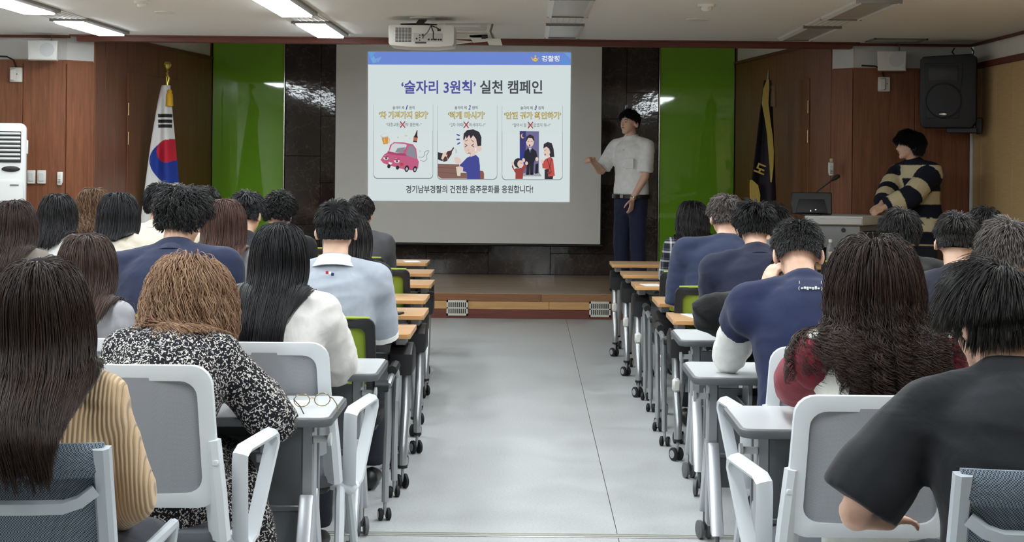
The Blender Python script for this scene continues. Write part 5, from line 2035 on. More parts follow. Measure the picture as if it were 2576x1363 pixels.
        if clump:
            pull = (clump * tt ** 1.3)[None, :, None]
            tgt = path[ci][near]
            off = path - tgt
            path = tgt + off * (1 - pull)
        if curlr:
            # finer sampling so the ringlets stay round
            old = np.linspace(0, 1, K + 1)
            K = 64
            tt = np.linspace(0, 1, K + 1)
            ix = np.clip(np.searchsorted(old, tt, 'right') - 1, 0, len(old) - 2)
            fx = ((tt - old[ix]) / (old[ix + 1] - old[ix]))[None, :, None]
            path = path[:, ix] * (1 - fx) + path[:, ix + 1] * fx
        if wave or curlr:
            sx = np.linspace(0, 1, K + 1)[None] * ln[:, None]
            ph0 = rg.random(M_)[near] * 6.28 + rg.normal(0, 0.35, n)
            fr = wfreq * (0.85 + 0.3 * rg.random(M_)[near])
            am = wave * np.clip(tt * 1.6, 0, 1)[None] + curlr * np.clip((tt - 0.25) * 1.6, 0, 1)[None]
            ang = ph0[:, None] + fr[:, None] * sx * 2 * np.pi
            path[:, :, 0] += am * np.cos(ang)
            path[:, :, 1] += am * np.sin(ang) * 0.8
            path[:, :, 2] += am * np.sin(ang + 1.0) * 0.5 * (1 if curlr else 0.3)
        if bias:
            path[:, :, 0] += bias * tt[None] ** 2
        wpts = path.reshape(-1, 3) @ R.T + c
        if over:      # the ends hang outside the chair back (y, z of its top)
            lay = np.repeat(layer, path.shape[1])
            f_ = np.clip((over[1] + 0.17 - wpts[:, 2]) / 0.14, 0, 1)
            f_ = f_ * f_ * (3 - 2 * f_)
            ty = over[0] - 0.022 - 0.03 * lay
            wpts[:, 1] += np.minimum(0, ty - wpts[:, 1]) * f_
        hc_ = bpy.data.hair_curves.new('hair_strands')
        hc_.add_curves([K + 1] * n)
        hc_.attributes['position'].data.foreach_set('vector', wpts.astype(np.float32).ravel())
        ra = hc_.attributes.new('radius', 'FLOAT', 'POINT')
        r0 = rad or 0.00020 * max(3.2, s.Y)
        rv = (r0 * np.interp(tt, [0, 0.1, 0.7, 1], [0.7, 1, 1, 0.35]))[None].repeat(n, 0)
        ra.data.foreach_set('value', rv.astype(np.float32).ravel())
        hm = hair_mat('hair_%02x%02x%02x_%d' % (*[int(q) for q in rgb], int(rough * 100) + (100 if rgb2 else 0)), rgb, rgb2, rough)
        hc_.materials.append(hm)
        so = link('hair_strands', hc_, cap)
        so['kind'] = 'stuff'
        return cap

    def colliders(s):
        """Torso, shoulders and neck as capsules in head space."""
        R = np.array(s.hR)
        c = np.array(s.hc) + R @ np.array([0, -0.010, 0.016]) * s.hs
        loc = lambda q: R.T @ (np.array(q) - c)
        k = s.k
        caps = [(s.Lp(-s.sh, 0, 0.45), s.Lp(s.sh, 0, 0.45), 0.078 * k), (s.nb, s.nt_, 0.062 * k)]
        for x in (-0.085, 0.0, 0.085):
            caps.append((s.Lp(x, 0, 0.05), s.Lp(x, -0.004, 0.42), 0.125 * k))
        for g in (-1, 1):
            caps.append((s.Lp(g * 0.03, 0, 0.51), s.Lp(g * s.sh, 0, 0.46), 0.066 * k))
            caps.append((s.arms[g][0], s.arms[g][1], 0.068 * k))
        s.coll_local = [(loc(a), loc(b_), r) for a, b_, r in caps]
        return [(a, r) for a, b_, r in caps]
# ---------------------------------------------------------------- the audience
BLACK, SOFT, BRN, LBRN = (22, 20, 21), (32, 28, 28), (52, 38, 33), (112, 84, 66)
C_trs = cloth('dark_trousers', (38, 40, 48))
C_jean = cloth('navy_trousers', (34, 38, 62))
M_shoe = mat('black_shoe', (20, 20, 20), 0.4)


def finish(p, trousers=C_trs):
    p.wear('trousers', trousers, torso=False, shoulders=False, legs=1.0, margin=0.008, loose=0.012, voxel=0.02, smooth=3, amp=0.003)
    p.shoes(M_shoe)


def chair_for(p, kind, lab, dx=0.0, dy=0.0, rz=0.0):
    return put_chair(kind, p.loc.x + dx, p.loc.y + dy, lab, rz)


def stitch_text(p, m, q=0.475, w_=0.06, name='neck_label'):
    """Small stitched mark at the back of the neck."""
    pass


# --- rearmost row
p = Person((105, 647), 0, py=3.50, lean=-1, curl=12, side=-4, fem=True, pitch=4, hyaw=0, wide=1.08, hs=1.04).build('woman with long straight dark hair in tan ribbed sweater, nearest at left', 'lap', voxel=0.010)
p.wear('sweater', ribbed('tan_ribbed_knit', (198, 168, 132)), sleeves=0.97, margin=0.016, loose=0.004, voxel=0.009, amp=0.003, freq=7)
finish(p)
p.hair('long', (34, 28, 27), n=11000, L=0.48, thick=0.026, clump=0.5, jitter=0.28, seed=3, rgb2=(62, 46, 40), wave=0.003, wfreq=5, part=-0.05, over=(-0.235, 0.875), bias=0.06, inward=0.15)
chair_for(p, 'b', 'blue-grey mesh chair in the bottom left corner', -0.04, 0.07)

p = Person((2478, 664), 0, py=3.36, lean=10, curl=26, pitch=14, hyaw=22, wide=1.10, bulk=1.06, hs=1.07).build('man with thick black hair in black T-shirt, nearest at right', [dict(w=(-0.24, 0.36, 0.66), pole=(-0.7, -0.6, -0.3)), 'lap'], voxel=0.010)
p.wear('t_shirt', cloth('black_jersey', (26, 27, 31), 0.8, 0.45), sleeves=0.46, margin=0.020, loose=0.040, voxel=0.010, amp=0.007, freq=5)
p.collar(cloth('black_jersey', (26, 27, 31)), 0.030, 0.066, 0.006, 'neck_rib')
finish(p)
p.hair('short', (26, 25, 25), n=9000, L=0.115, Lside=0.055, Lnape=0.085, thick=0.036, clump=0.6, seed=5, rgb2=(54, 50, 48), lift=0.35, spread=0.18, whorl=(0.35, -0.35, 0.9))
chair_for(p, 'b', 'blue-grey mesh chair in the bottom right corner', 0.0, 0.03)

# --- eighth row
p = Person((497, 664), 0, py=4.53, lean=12, curl=38, pitch=30, hyaw=-12, fem=True, wide=1.00, bulk=1.12, side=3, hs=1.05).build('woman with light brown wavy hair in black and white patterned dress', ['table', dict(w=(0.24, 0.42, 0.78), pole=(0.6, -0.5, -0.6))], voxel=0.011)


def skirt(s, mb):
    s.legs(mb, 0.035, 0.5)
    sweep(mb, [(0.0, 0.02, s.pel - 0.02), (0.02, 0.16, s.pel - 0.05), (0.03, 0.40, s.pel - 0.02)], [0.24, 0.25, 0.23], [0.12, 0.11, 0.10], Vector((1, 0, 0)), 18)
    for x, y in ((0.22, 0.10), (0.25, 0.24), (0.20, 0.36), (-0.22, 0.15)):
        sweep(mb, [(x, y, s.pel - 0.02), (x * 1.12, y, s.pel - 0.18), (x * 1.18, y + 0.01, 0.16)], [0.06, 0.065, 0.075], [0.07, 0.08, 0.09], Vector((1, 0, 0)), 12, flat1=True)


p.wear('dress', pattern_cloth('black_dress_leaf_print', leaf_print), sleeves=0.93, margin=0.026, loose=0.022, voxel=0.011, amp=0.006, freq=6, extra=skirt)
p.wear('leggings', C_trs, torso=False, shoulders=False, legs=1.0, margin=0.004, voxel=0.014, amp=0)
p.shoes(M_shoe)
p.hair('long', LBRN, n=9000, L=0.315, thick=0.055, clump=0.55, jitter=0.25, seed=8, rgb2=(176, 142, 114), wave=0.010, wfreq=13, lift=0.9, spread=0.35, drift=0.2, rough=0.45)
put_chair('w', -1.12, 4.60, 'white-framed mesh chair behind the woman in patterned dress')
wc = Person((2198, 607), 0, py=4.38, lean=6, curl=18, pitch=6, fem=True, wide=1.12, bulk=1.05, hs=1.02).build('woman with long curly dark hair in maroon and white raglan top', [dict(w=(-0.17, 0.62, 0.775), pole=(-1.0, 0.0, -0.45)), 'table'], voxel=0.011)
wc.wear('top', cloth('off_white_jersey', (222, 220, 212), 0.85, 0.3), sleeves=None, margin=0.022, voxel=0.010, amp=0.004, freq=7)


def raglan(s, mb, only):
    for g in (only,):
        sweep(mb, [s.Lp(g * 0.055, -0.008, 0.512), s.Lp(g * s.sh * 0.75, 0.0, 0.468), s.Lp(g * s.sh * 1.02, 0.0, 0.44)], [0.046, 0.072 * s.k + 0.014, 0.064 * s.k + 0.028], None, Vector((0, 1, 0)), 12)


for g_ in (-1, 1):
    wc.wear('sleeve', cloth('maroon_jersey', (128, 34, 48), 0.85, 0.3), only=g_, torso=False, shoulders=False, sleeves=0.95, margin=0.030, loose=0.010, voxel=0.010, amp=0.005, freq=7, extra=raglan, lab='maroon raglan sleeve')
finish(wc)
wc.hair('long', (28, 22, 21), n=7500, L=0.54, thick=0.050, clump=0.90, jitter=0.3, seed=11, rgb2=(60, 42, 36), curlr=0.015, wfreq=16, lift=0.9, spread=0.5, part=0.0, gl=0.30, drift=0.5, inward=0.1)
put_chair('w', 0.96, 4.42, 'white-framed mesh chair behind the curly-haired woman', zs=0.957)

# --- seventh row
p = Person((705, 556), 0, py=5.44, lean=10, curl=16, pitch=4, fem=True, wide=1.12, side=1).build('woman with long black hair in crinkled white blouse', ['table', dict(w=(0.08, 0.52, 0.77), pole=(0.6, -0.3, -0.7))], voxel=0.011)
p.wear('blouse', cloth('crinkled_white_cotton', (216, 212, 208), 0.85, 0.6), sleeves=0.93, margin=0.022, loose=0.030, voxel=0.010, amp=0.006, freq=9)
p.collar(cloth('crinkled_white_cotton', (216, 212, 208)), 0.03, 0.062, 0.008)
finish(p)
p.hair('long', (20, 20, 22), n=8500, L=0.62, thick=0.024, clump=0.4, jitter=0.15, seed=13, rgb2=(40, 38, 40), wave=0.002, wfreq=4, bias=-0.03, inward=0.32)
put_chair('w', -0.90, 5.48, 'white-framed mesh chair behind the long-haired woman in white blouse', zs=0.957)
p = Person((222, 585), 0, py=5.50, lean=8, curl=18, pitch=8, fem=True).build('woman with long dark brown hair in silvery blouse, behind white chair', 'table', voxel=0.012)
p.wear('blouse', cloth('silver_grey_satin', (150, 148, 152), 0.45, 0.5), sleeves=0.93, margin=0.018, loose=0.014, voxel=0.012, amp=0.005)
finish(p)
p.hair('long', (44, 33, 30), n=8000, L=0.50, thick=0.026, clump=0.4, jitter=0.15, seed=17, rgb2=(76, 56, 48), wave=0.004, wfreq=5)
put_chair('w', p.loc.x + 0.06, 5.54, 'white-framed mesh chair between tan sweater and patterned dress', zs=0.957)

nv = Person((2003, 562), 0, py=5.45, lean=12, curl=30, pitch=34, hyaw=-4, wide=1.02)
nw = nv.local(P(1922, 742, 5.86))
nv.build('man in navy knit vest with white sleeves resting head on hand', [dict(w=nw, pole=(-0.5, 0.1, -1.0), d=(0.30, 0.05, 1.0), n=(0.8, 0.5, 0), t=(0.5, -0.8, 0), curl=0.45), 'table'], voxel=0.0065)
M_navyk = cloth('navy_knit', (32, 39, 68), 0.9, 0.25)
M_wsl = cloth('white_shirt_sleeve', (226, 226, 222), 0.85, 0.4)
nv.wear('vest', M_navyk, sleeves=0.20, margin=0.020, loose=0.012, voxel=0.010, amp=0.005, freq=6, lab='navy knit vest')
for g_ in (-1, 1):
    nv.wear('sleeve', M_wsl, only=g_, torso=False, shoulders=False, sleeves={-1: 0.80, 1: 0.93}, margin=0.010, loose=0.012, voxel=0.010, amp=0.005, freq=9, lab='white shirt sleeve')
nv.collar(M_wsl, 0.020, 0.066, 0.004, 'shirt_collar')
q0 = nv.Lp(0, -0.105, 0.475)
lb = MB()
for k in range(7):
    x = -0.030 + 0.010 * k
    lb.box((q0.x + x, q0.y - 0.02, q0.z + 0.002 * (k % 2)), (0.0075, 0.006, 0.006 + 0.003 * (k % 3)), 0.001)
for x in (-0.04, 0.04):
    lb.tube([(q0.x + x, q0.y - 0.02, q0.z - 0.007), (q0.x + x * 1.08, q0.y - 0.02, q0.z), (q0.x + x, q0.y - 0.02, q0.z + 0.007)], 0.0012, 4)
    lb.box((q0.x + x * 1.0, q0.y - 0.018, q0.z + 0.022), (0.002, 0.004, 0.010))
lb.build('neck_embroidery', M_wsl, nv.o)
finish(nv)
nv.hair('short', (34, 33, 34), n=7000, L=0.050, Lside=0.018, Lnape=0.005, thick=0.026, clump=0.35, seed=19, rgb2=(64, 62, 62), lift=0.55, spread=0.45, jitter=0.3, nape=0.14)
put_chair('w', nv.loc.x + 0.03, 5.50, 'white-framed mesh chair behind the man in navy vest', zs=0.957)

# --- sixth row
p = Person((848, 507), 0, py=6.64, lean=4, curl=14, pitch=2, hyaw=-4, wide=1.0, side=-1).build('man in pale grey polo shirt with white collar, by the aisle', 'table', voxel=0.009)
M_gp = cloth('pale_grey_pique', (160, 166, 176), 0.9, 0.2)
M_wc = cloth('white_collar_cotton', (232, 232, 228), 0.85, 0.1)
p.wear('polo_shirt', M_gp, sleeves=0.48, margin=0.018, loose=0.022, voxel=0.010, amp=0.004, freq=6)
p.collar(M_wc, 0.062, 0.074, 0.022)
for g in (-1, 1):
    S, E, Wq = p.arms[g]
    m_ = MB()
    path = S.lerp(E, 0.92)
    sweep(m_, [S.lerp(E, 0.90), S.lerp(E, 0.98)], [0.083, 0.083], None, Vector((0.3, 0.2, 1)), 16, True, True)
    m_.build('sleeve_cuff', M_wc, p.o)
q0 = p.Lp(0, -0.118, 0.478)
for k, cc in enumerate(((190, 40, 60), (236, 236, 236), (40, 50, 96))):
    boxobj('locker_loop', (q0.x - 0.015 + 0.012 * k, q0.y - 0.024, q0.z - 0.004 * k), (0.012, 0.008, 0.014), mat('loop_%d' % k, cc, 0.8), p.o, 0.002)
finish(p)
p.hair('short', (20, 20, 21), n=6500, L=0.060, Lside=0.020, Lnape=0.010, thick=0.022, clump=0.5, seed=23, rgb2=(42, 41, 42), lift=0.3, spread=0.25, whorl=(0.0, -0.62, 0.75))
chair_for(p, 'g', 'black-framed green mesh chair behind the man in grey polo', 0.0, -0.02)

p = Person((472, 475), 0, py=6.64, lean=10, curl=18, pitch=16, hyaw=-24, twist=-10, wide=1.16, hs=1.06).build('man in navy polo shirt with thick tousled black hair', 'table', voxel=0.011)
M_np = cloth('navy_pique', (36, 42, 66), 0.88, 0.35)
p.wear('polo_shirt', M_np, sleeves=0.50, margin=0.020, loose=0.026, voxel=0.011, amp=0.006, freq=6)
p.collar(M_np, 0.058, 0.072, 0.018)
finish(p)
p.hair('short', (24, 24, 25), n=7000, L=0.085, Lside=0.065, Lnape=0.045, thick=0.040, clump=0.7, seed=29, rgb2=(56, 54, 54), lift=0.4, spread=0.32, wave=0.005, wfreq=22, whorl=(0.2, -0.3, 0.9))
chair_for(p, 'g', 'black-framed green mesh chair behind the man in navy polo')

p = Person((1990, 612), 0, py=6.50, lean=22, curl=34, pitch=30, wide=1.05).build('person in fuzzy black sweater mostly hidden by the navy vest man', [dict(w=(-0.27, 0.30, 0.79), pole=(-1, -0.3, -0.4)), 'table'], voxel=0.014)
M_fz = cloth('fuzzy_black_knit', (18, 18, 20), 0.95, 0.8, 90)
p.wear('sweater', M_fz, sleeves=0.93, margin=0.022, loose=0.020, voxel=0.013, amp=0.006)
finish(p)
p.hair('short', BLACK, n=2500, L=0.06, Lside=0.04, Lnape=0.02, seed=31)
chair_for(p, 'g', 'black-framed green mesh chair in front of the white desks, right block')

p = Person((2408, 537), 0, py=6.50, lean=6, curl=16, pitch=14, hyaw=-18, wide=1.08).build('man with short black hair and bright ear in dark navy top', 'table', voxel=0.011)
p.wear('t_shirt', cloth('dark_slate_jersey', (40, 42, 54), 0.88, 0.3), sleeves=0.5, margin=0.016, loose=0.02, amp=0.004)
finish(p)
p.hair('short', (24, 23, 23), n=5500, L=0.060, Lside=0.020, Lnape=0.008, thick=0.024, clump=0.5, seed=37, rgb2=(58, 54, 52), lift=0.4, spread=0.3, whorl=(0.05, -0.45, 0.85))
chair_for(p, 'g', 'black-framed green mesh chair of the man with bright ear')
p = Person((2528, 556), 0, py=5.42, lean=8, curl=18, pitch=12, wide=1.1, hs=1.05).build('man with greying hair at the right edge, behind the black T-shirt', 'table', voxel=0.012)
p.wear('jacket', cloth('charcoal_wool', (52, 52, 56), 0.9, 0.3), sleeves=0.95, margin=0.024, loose=0.014, amp=0.005)
finish(p)
p.hair('short', (58, 54, 52), n=5500, L=0.060, Lside=0.040, Lnape=0.02, thick=0.028, clump=0.5, seed=41, rgb2=(120, 112, 108), lift=0.45, spread=0.4)
chair_for(p, 'g', 'black-framed green mesh chair of the greying man at right edge')

# --- fifth row
p = Person((566, 499), 0, py=7.66, lean=6, curl=16, pitch=6, fem=True, wide=1.02).build('woman with long reddish brown hair in grey jacket', 'table', voxel=0.013)
p.wear('jacket', cloth('mid_grey_wool', (116, 114, 116), 0.9, 0.3), sleeves=0.95, margin=0.022, loose=0.012, amp=0.004)
finish(p)
p.hair('long', (56, 38, 34), n=5500, L=0.44, thick=0.028, clump=0.35, jitter=0.14, seed=43, rgb2=(84, 58, 50), wave=0.003, wfreq=5)
chair_for(p, 'g', 'black-framed green mesh chair of the reddish-brown haired woman')
p = Person((882, 538), 0, py=7.66, lean=10, curl=18, pitch=8, fem=True, wide=1.12).build('woman in black jacket hidden behind the man in grey polo', 'table', voxel=0.013)
p.wear('jacket', cloth('black_suiting', (24, 24, 26), 0.85, 0.3), sleeves=0.95, margin=0.026, loose=0.014, amp=0.004)
finish(p)
p.hair('long', (22, 20, 21), n=4500, L=0.40, thick=0.03, clump=0.35, seed=47, rgb2=(44, 40, 40))
chair_for(p, 'g', 'black-framed green mesh chair of the woman in black jacket')
p = Person((38, 502), 0, py=7.66, lean=8, curl=16, pitch=4, hyaw=-22, fem=True, wide=1.06).build('woman with long dark hair in taupe jacket at left edge', 'table', voxel=0.013)
p.wear('jacket', cloth('taupe_wool', (120, 110, 102), 0.9, 0.3), sleeves=0.95, margin=0.022, loose=0.014, amp=0.004)
finish(p)
p.hair('long', (36, 28, 27), n=5000, L=0.42, thick=0.026, clump=0.4, seed=53, rgb2=(60, 46, 42), wave=0.004, wfreq=6)
chair_for(p, 'g', 'black-framed green mesh chair of the woman in taupe jacket')
p = Person((1897, 512), 0, py=7.54, lean=12, curl=18, pitch=16, wide=1.14).build('man in dark navy jacket with rounded black hair, right of aisle', 'table', voxel=0.011)
M_nj = cloth('dark_navy_jacket', (30, 34, 54), 0.85, 0.4)
p.wear('jacket', M_nj, sleeves=0.95, margin=0.022, loose=0.014, voxel=0.012, amp=0.005)
p.collar(M_nj, 0.060, 0.070, 0.016)
finish(p)
p.hair('short', (20, 19, 20), n=5000, L=0.075, Lside=0.040, Lnape=0.010, thick=0.036, clump=0.5, seed=59, rgb2=(40, 38, 38), lift=0.4, spread=0.3)
chair_for(p, 'g', 'black-framed green mesh chair of the man in dark navy jacket')
p = Person((2262, 527), 0, py=7.54, lean=6, curl=16, pitch=12, wide=1.08).build('person with flat black hair in black jacket, before the student', 'table', voxel=0.013)
p.wear('jacket', cloth('black_padded', (26, 26, 26), 0.8, 0.4), sleeves=0.95, margin=0.024, loose=0.016, amp=0.006)
p.collar(cloth('black_padded', (26, 26, 26)), 0.055, 0.070, 0.012)
finish(p)
p.hair('short', (24, 22, 22), n=4500, L=0.075, Lside=0.055, Lnape=0.03, thick=0.028, clump=0.5, seed=61, rgb2=(46, 42, 42), lift=0.3, spread=0.3)
chair_for(p, 'g', 'black-framed green mesh chair of the person in black jacket')

# --- fourth row
p = Person((626, 485), 0, py=8.45, lean=8, curl=14, pitch=14, hyaw=-14, wide=1.05).build('man with short black hair and dark shirt, left one before the marble', 'table', voxel=0.013)
M_ds = cloth('dark_charcoal_shirt', (40, 40, 46), 0.85, 0.3)
p.wear('shirt', M_ds, sleeves=0.95, margin=0.018, amp=0.004)
p.collar(M_ds, 0.045, 0.068, 0.012)
finish(p)
p.hair('short', (24, 24, 26), n=4500, L=0.060, Lside=0.022, Lnape=0.010, thick=0.026, clump=0.5, seed=67, rgb2=(54, 52, 54), lift=0.5, spread=0.4)
chair_for(p, 'g', 'black-framed green mesh chair of left dark-shirted man')
p = Person((708, 487), 0, py=9.40, lean=8, curl=14, pitch=12, hyaw=-18, wide=1.05).build('man with curly black hair and dark jacket, right one before the marble', 'table', voxel=0.013)
p.wear('jacket', cloth('black_cotton', (30, 30, 34), 0.85, 0.3), sleeves=0.95, margin=0.02, amp=0.004)
finish(p)
p.hair('short', (20, 20, 21), n=4500, L=0.055, Lside=0.045, Lnape=0.02, thick=0.030, clump=0.6, seed=71, rgb2=(46, 46, 46), lift=0.6, spread=0.35, wave=0.004, wfreq=30)
chair_for(p, 'g', 'black-framed green mesh chair of the curly-haired man')
p = Person((148, 487), 0, py=9.40, lean=8, curl=16, pitch=6, hyaw=-20, fem=True).build('woman with shoulder-length black hair in white shirt at left', 'table', voxel=0.013)
p.wear('shirt', cloth('white_shirting', (228, 228, 228), 0.8, 0.3), sleeves=0.95, margin=0.018, loose=0.012, amp=0.004)
p.collar(cloth('white_shirting', (228, 228, 228)), 0.04, 0.06, 0.012)
finish(p)
p.hair('long', (20, 19, 21), n=4500, L=0.34, thick=0.028, clump=0.5, seed=73, rgb2=(42, 40, 42), wave=0.004, wfreq=7)
chair_for(p, 'g', 'black-framed green mesh chair of the woman in white shirt')
p = Person((302, 484), 0, py=8.45, lean=8, curl=18, pitch=10, hyaw=-8, fem=True, wide=1.12).build('woman with black bob in light beige jacket', 'table', voxel=0.013)
p.wear('jacket', cloth('light_beige_twill', (192, 182, 168), 0.9, 0.3), sleeves=0.95, margin=0.026, loose=0.016, amp=0.005)
finish(p)
p.hair('long', (20, 20, 22), n=5000, L=0.255, thick=0.032, clump=0.3, jitter=0.10, seed=79, rgb2=(42, 42, 44), lift=0.6)
chair_for(p, 'g', 'black-framed green mesh chair of the woman in beige jacket')
p = Person((1822, 492), 0, py=8.42, lean=10, curl=20, pitch=12, hyaw=10, side=7, wide=1.14).build('man with greying hair in navy T-shirt, right of aisle', 'table', voxel=0.011)
p.wear('t_shirt', cloth('washed_navy_jersey', (42, 50, 74), 0.88, 0.35), sleeves=0.5, margin=0.018, loose=0.026, voxel=0.012, amp=0.005)
finish(p)
p.hair('short', (44, 38, 36), n=4800, L=0.065, Lside=0.026, Lnape=0.012, thick=0.026, clump=0.6, seed=83, rgb2=(112, 104, 100), lift=0.45, spread=0.45, wave=0.003, wfreq=24)
chair_for(p, 'g', 'black-framed green mesh chair behind the man in navy T-shirt', -0.06, -0.05)
p = Person((2476, 522), 0, py=8.42, lean=8, curl=16, pitch=10).build('black-haired person at the right wall, farthest in the right corner', 'table', voxel=0.014)
p.wear('shirt', cloth('black_shirt', (26, 26, 30), 0.85, 0.3), sleeves=0.95, margin=0.018)
finish(p)
p.hair('short', (16, 15, 16), n=3000, L=0.07, Lside=0.06, Lnape=0.03, thick=0.026, seed=89)
chair_for(p, 'g', 'black-framed green mesh chair by the right wall')

# --- third row and beyond
p = Person((238, 472), 0, py=10.46, lean=8, curl=16, pitch=6, hyaw=-14, fem=True).build('woman with wavy medium brown hair and maroon top', 'table', voxel=0.015)
p.wear('top', cloth('dark_maroon_knit', (84, 28, 40), 0.9, 0.3), sleeves=0.95, margin=0.018)
finish(p)
p.hair('long', (66, 48, 37), n=4000, L=0.32, thick=0.032, clump=0.6, seed=97, rgb2=(112, 84, 62), wave=0.008, wfreq=14, lift=0.7)
chair_for(p, 'g', 'black-framed green mesh chair of the brown-haired woman in maroon')
p = Person((402, 464), 0, py=9.40, lean=6, curl=14, pitch=6, hyaw=14, wide=1.06).build('man with black hair in cream jacket beside the flag', 'table', voxel=0.014)
p.wear('jacket', cloth('cream_cotton', (214, 206, 186), 0.9, 0.3), sleeves=0.95, margin=0.024, loose=0.014)
p.collar(cloth('cream_cotton', (214, 206, 186)), 0.05, 0.070, 0.014)
finish(p)
p.hair('short', (20, 19, 20), n=3500, L=0.07, Lside=0.05, Lnape=0.02, thick=0.028, seed=101, spread=0.4, lift=0.5)
chair_for(p, 'g', 'black-framed green mesh chair of the man in cream jacket')
p = Person((1944, 514), 0, py=9.42, lean=8, curl=14, pitch=10).build('dark-haired person peeking out right of the navy jacket', 'table', voxel=0.015)
p.wear('shirt', cloth('grey_shirting', (96, 98, 104), 0.85, 0.3), sleeves=0.95, margin=0.018)
finish(p)
p.hair('short', (22, 20, 20), n=3000, L=0.07, Lside=0.06, Lnape=0.03, thick=0.03, seed=103)
chair_for(p, 'g', 'black-framed green mesh chair of the person peeking out')
p = Person((908, 492), 0, py=10.46, lean=2, curl=10, pitch=4, hyaw=-14, wide=1.12).build('man in grey wool jacket below the screen, left of aisle', 'table', voxel=0.012)
M_gj = cloth('grey_flannel', (84, 84, 88), 0.92, 0.3)
p.wear('jacket', M_gj, sleeves=0.95, margin=0.024, loose=0.012, voxel=0.012, amp=0.003)
p.collar(cloth('white_shirting', (228, 228, 228)), 0.045, 0.066, 0.006, 'shirt_collar', 0.012)
p.collar(M_gj, 0.050, 0.074, 0.018, 'jacket_collar', -0.008)
finish(p)
p.hair('short', (24, 22, 23), n=3500, L=0.045, Lside=0.025, Lnape=0.010, thick=0.018, seed=107, rgb2=(52, 48, 48), lift=0.3)
chair_for(p, 'g', 'black-framed green mesh chair of the man in grey wool jacket')
p = Person((518, 472), 0, py=10.46, lean=8, curl=14, pitch=12).build('black-haired person before the green glass, behind navy polo', 'table', voxel=0.015)
p.wear('shirt', cloth('slate_shirt', (60, 62, 72), 0.85, 0.3), sleeves=0.95, margin=0.018)
finish(p)
p.hair('short', (22, 21, 22), n=2600, L=0.07, Lside=0.05, Lnape=0.02, thick=0.03, seed=109, spread=0.4, lift=0.5)
chair_for(p, 'g', 'black-framed green mesh chair of the person before green glass')
p = Person((470, 467), 0, py=11.40, lean=8, curl=14, pitch=10, fem=True).build('brown-haired person glimpsed between two black-haired heads at left', 'table', voxel=0.016)
p.wear('top', cloth('brown_top', (92, 76, 64), 0.85, 0.3), sleeves=0.95, margin=0.018)
finish(p)
p.hair('long', (66, 48, 38), n=2500, L=0.25, thick=0.03, seed=113, rgb2=(110, 82, 62))
chair_for(p, 'g', 'black-framed green mesh chair of the glimpsed brown-haired person')
p = Person((1742, 505), 0, py=10.50, lean=6, curl=16, pitch=4, hyaw=6, fem=True, wide=1.04).build('woman with long black hair in dark plaid shirt, front right', 'table', voxel=0.013)
p.wear('shirt', pattern_cloth('navy_white_plaid', plaid), sleeves=0.95, margin=0.020, loose=0.016)
finish(p)
p.hair('long', (20, 18, 19), n=4500, L=0.44, thick=0.030, clump=0.5, seed=127, rgb2=(40, 36, 36), wave=0.006, wfreq=8, lift=0.5)
chair_for(p, 'g', 'black-framed green mesh chair of the woman in plaid shirt')

# empty chairs that show between the desks
put_chair('g', -0.92, 9.44, 'empty black-framed green mesh chair by the aisle, left block')
put_chair('g', 1.02, 9.45, 'empty black-framed green mesh chair by the aisle, right block')
put_chair('g', -1.66, 11.46, 'empty black-framed green mesh chair in the first row, left block')
put_chair('g', 2.22, 10.55, 'empty black-framed green mesh chair near the lectern')

# ---------------------------------------------------------------- speaker on the stage and student at the lectern
def face(p, brow=(30, 24, 22), glasses=False):
    """Eyes, brows and lips on the modelled head."""
    T = Matrix.Translation(p.hc) @ p.hR.to_4x4() @ Matrix.Scale(p.hs, 4)
    for g in (-1, 1):
        e = MB().ball(T @ Vector((g * 0.031, 0.079, 0.006)), (0.0125 * p.hs, 0.009 * p.hs, 0.0065 * p.hs), 10, M=p.hR)
        eo = e.build('eye', mat('eye_white', (214, 204, 196), 0.3), p.o)
        MB().ball(T @ Vector((g * 0.031, 0.087, 0.006)), (0.0055 * p.hs, 0.0022, 0.0055 * p.hs), 8, M=p.hR).build('iris', mat('dark_iris', (28, 18, 14), 0.2), eo)
        b_ = MB().tube([T @ Vector((g * 0.016, 0.088, 0.024)), T @ Vector((g * 0.032, 0.087, 0.029)), T @ Vector((g * 0.048, 0.076, 0.023))], [0.0026, 0.0038, 0.0022], 6)
        b_.build('eyebrow', mat('eyebrow_hair', brow, 0.7), p.o)
    MB().ball(T @ Vector((0, 0.094, -0.050)), (0.020 * p.hs, 0.006 * p.hs, 0.0055 * p.hs), 10, M=p.hR).build('lips', mat('lips', (158, 96, 88), 0.45), p.o)


sp_ = Person((1585, 277), 14.85, lean=-2, curl=6, yaw=140, hyaw=-4, pitch=-2, standing=True, floor=STG, wide=1.02)
wr_ = sp_.local(P(1489, 402, 14.72))
wl_ = sp_.local(P(1591, 500, 14.70))
lz = sp_.pel
sp_.build('speaker in white short-sleeved shirt gesturing with fist on the stage', [dict(w=wl_, pole=(-0.6, -0.9, -0.1), d=(0.05, 0.12, -1.0), n=(1, 0, 0), t=(0, 1, 0), curl=0.35), dict(w=wr_, pole=(0.35, -0.3, -1.0), d=(wr_ - sp_.Lp(0.22, 0.12, 0.30)).normalized(), n=(-0.3, 0.4, -0.6), t=(0, 0.3, 0.9), curl=1.35)], voxel=0.0075)
M_wshirt = cloth('white_dress_shirt', (226, 226, 224), 0.75, 0.3)
for k_ in range(5):
    bq_ = sp_.Lp(0.0, 0.136 - 0.004 * abs(k_ - 3), 0.10 + 0.085 * k_)
    MB().ball(bq_, (0.006, 0.004, 0.006), 8).build('button', M_plast, sp_.o)
sp_.wear('shirt', M_wshirt, sleeves=0.44, margin=0.016, loose=0.018, voxel=0.011, amp=0.005, freq=7, q0=0.0)
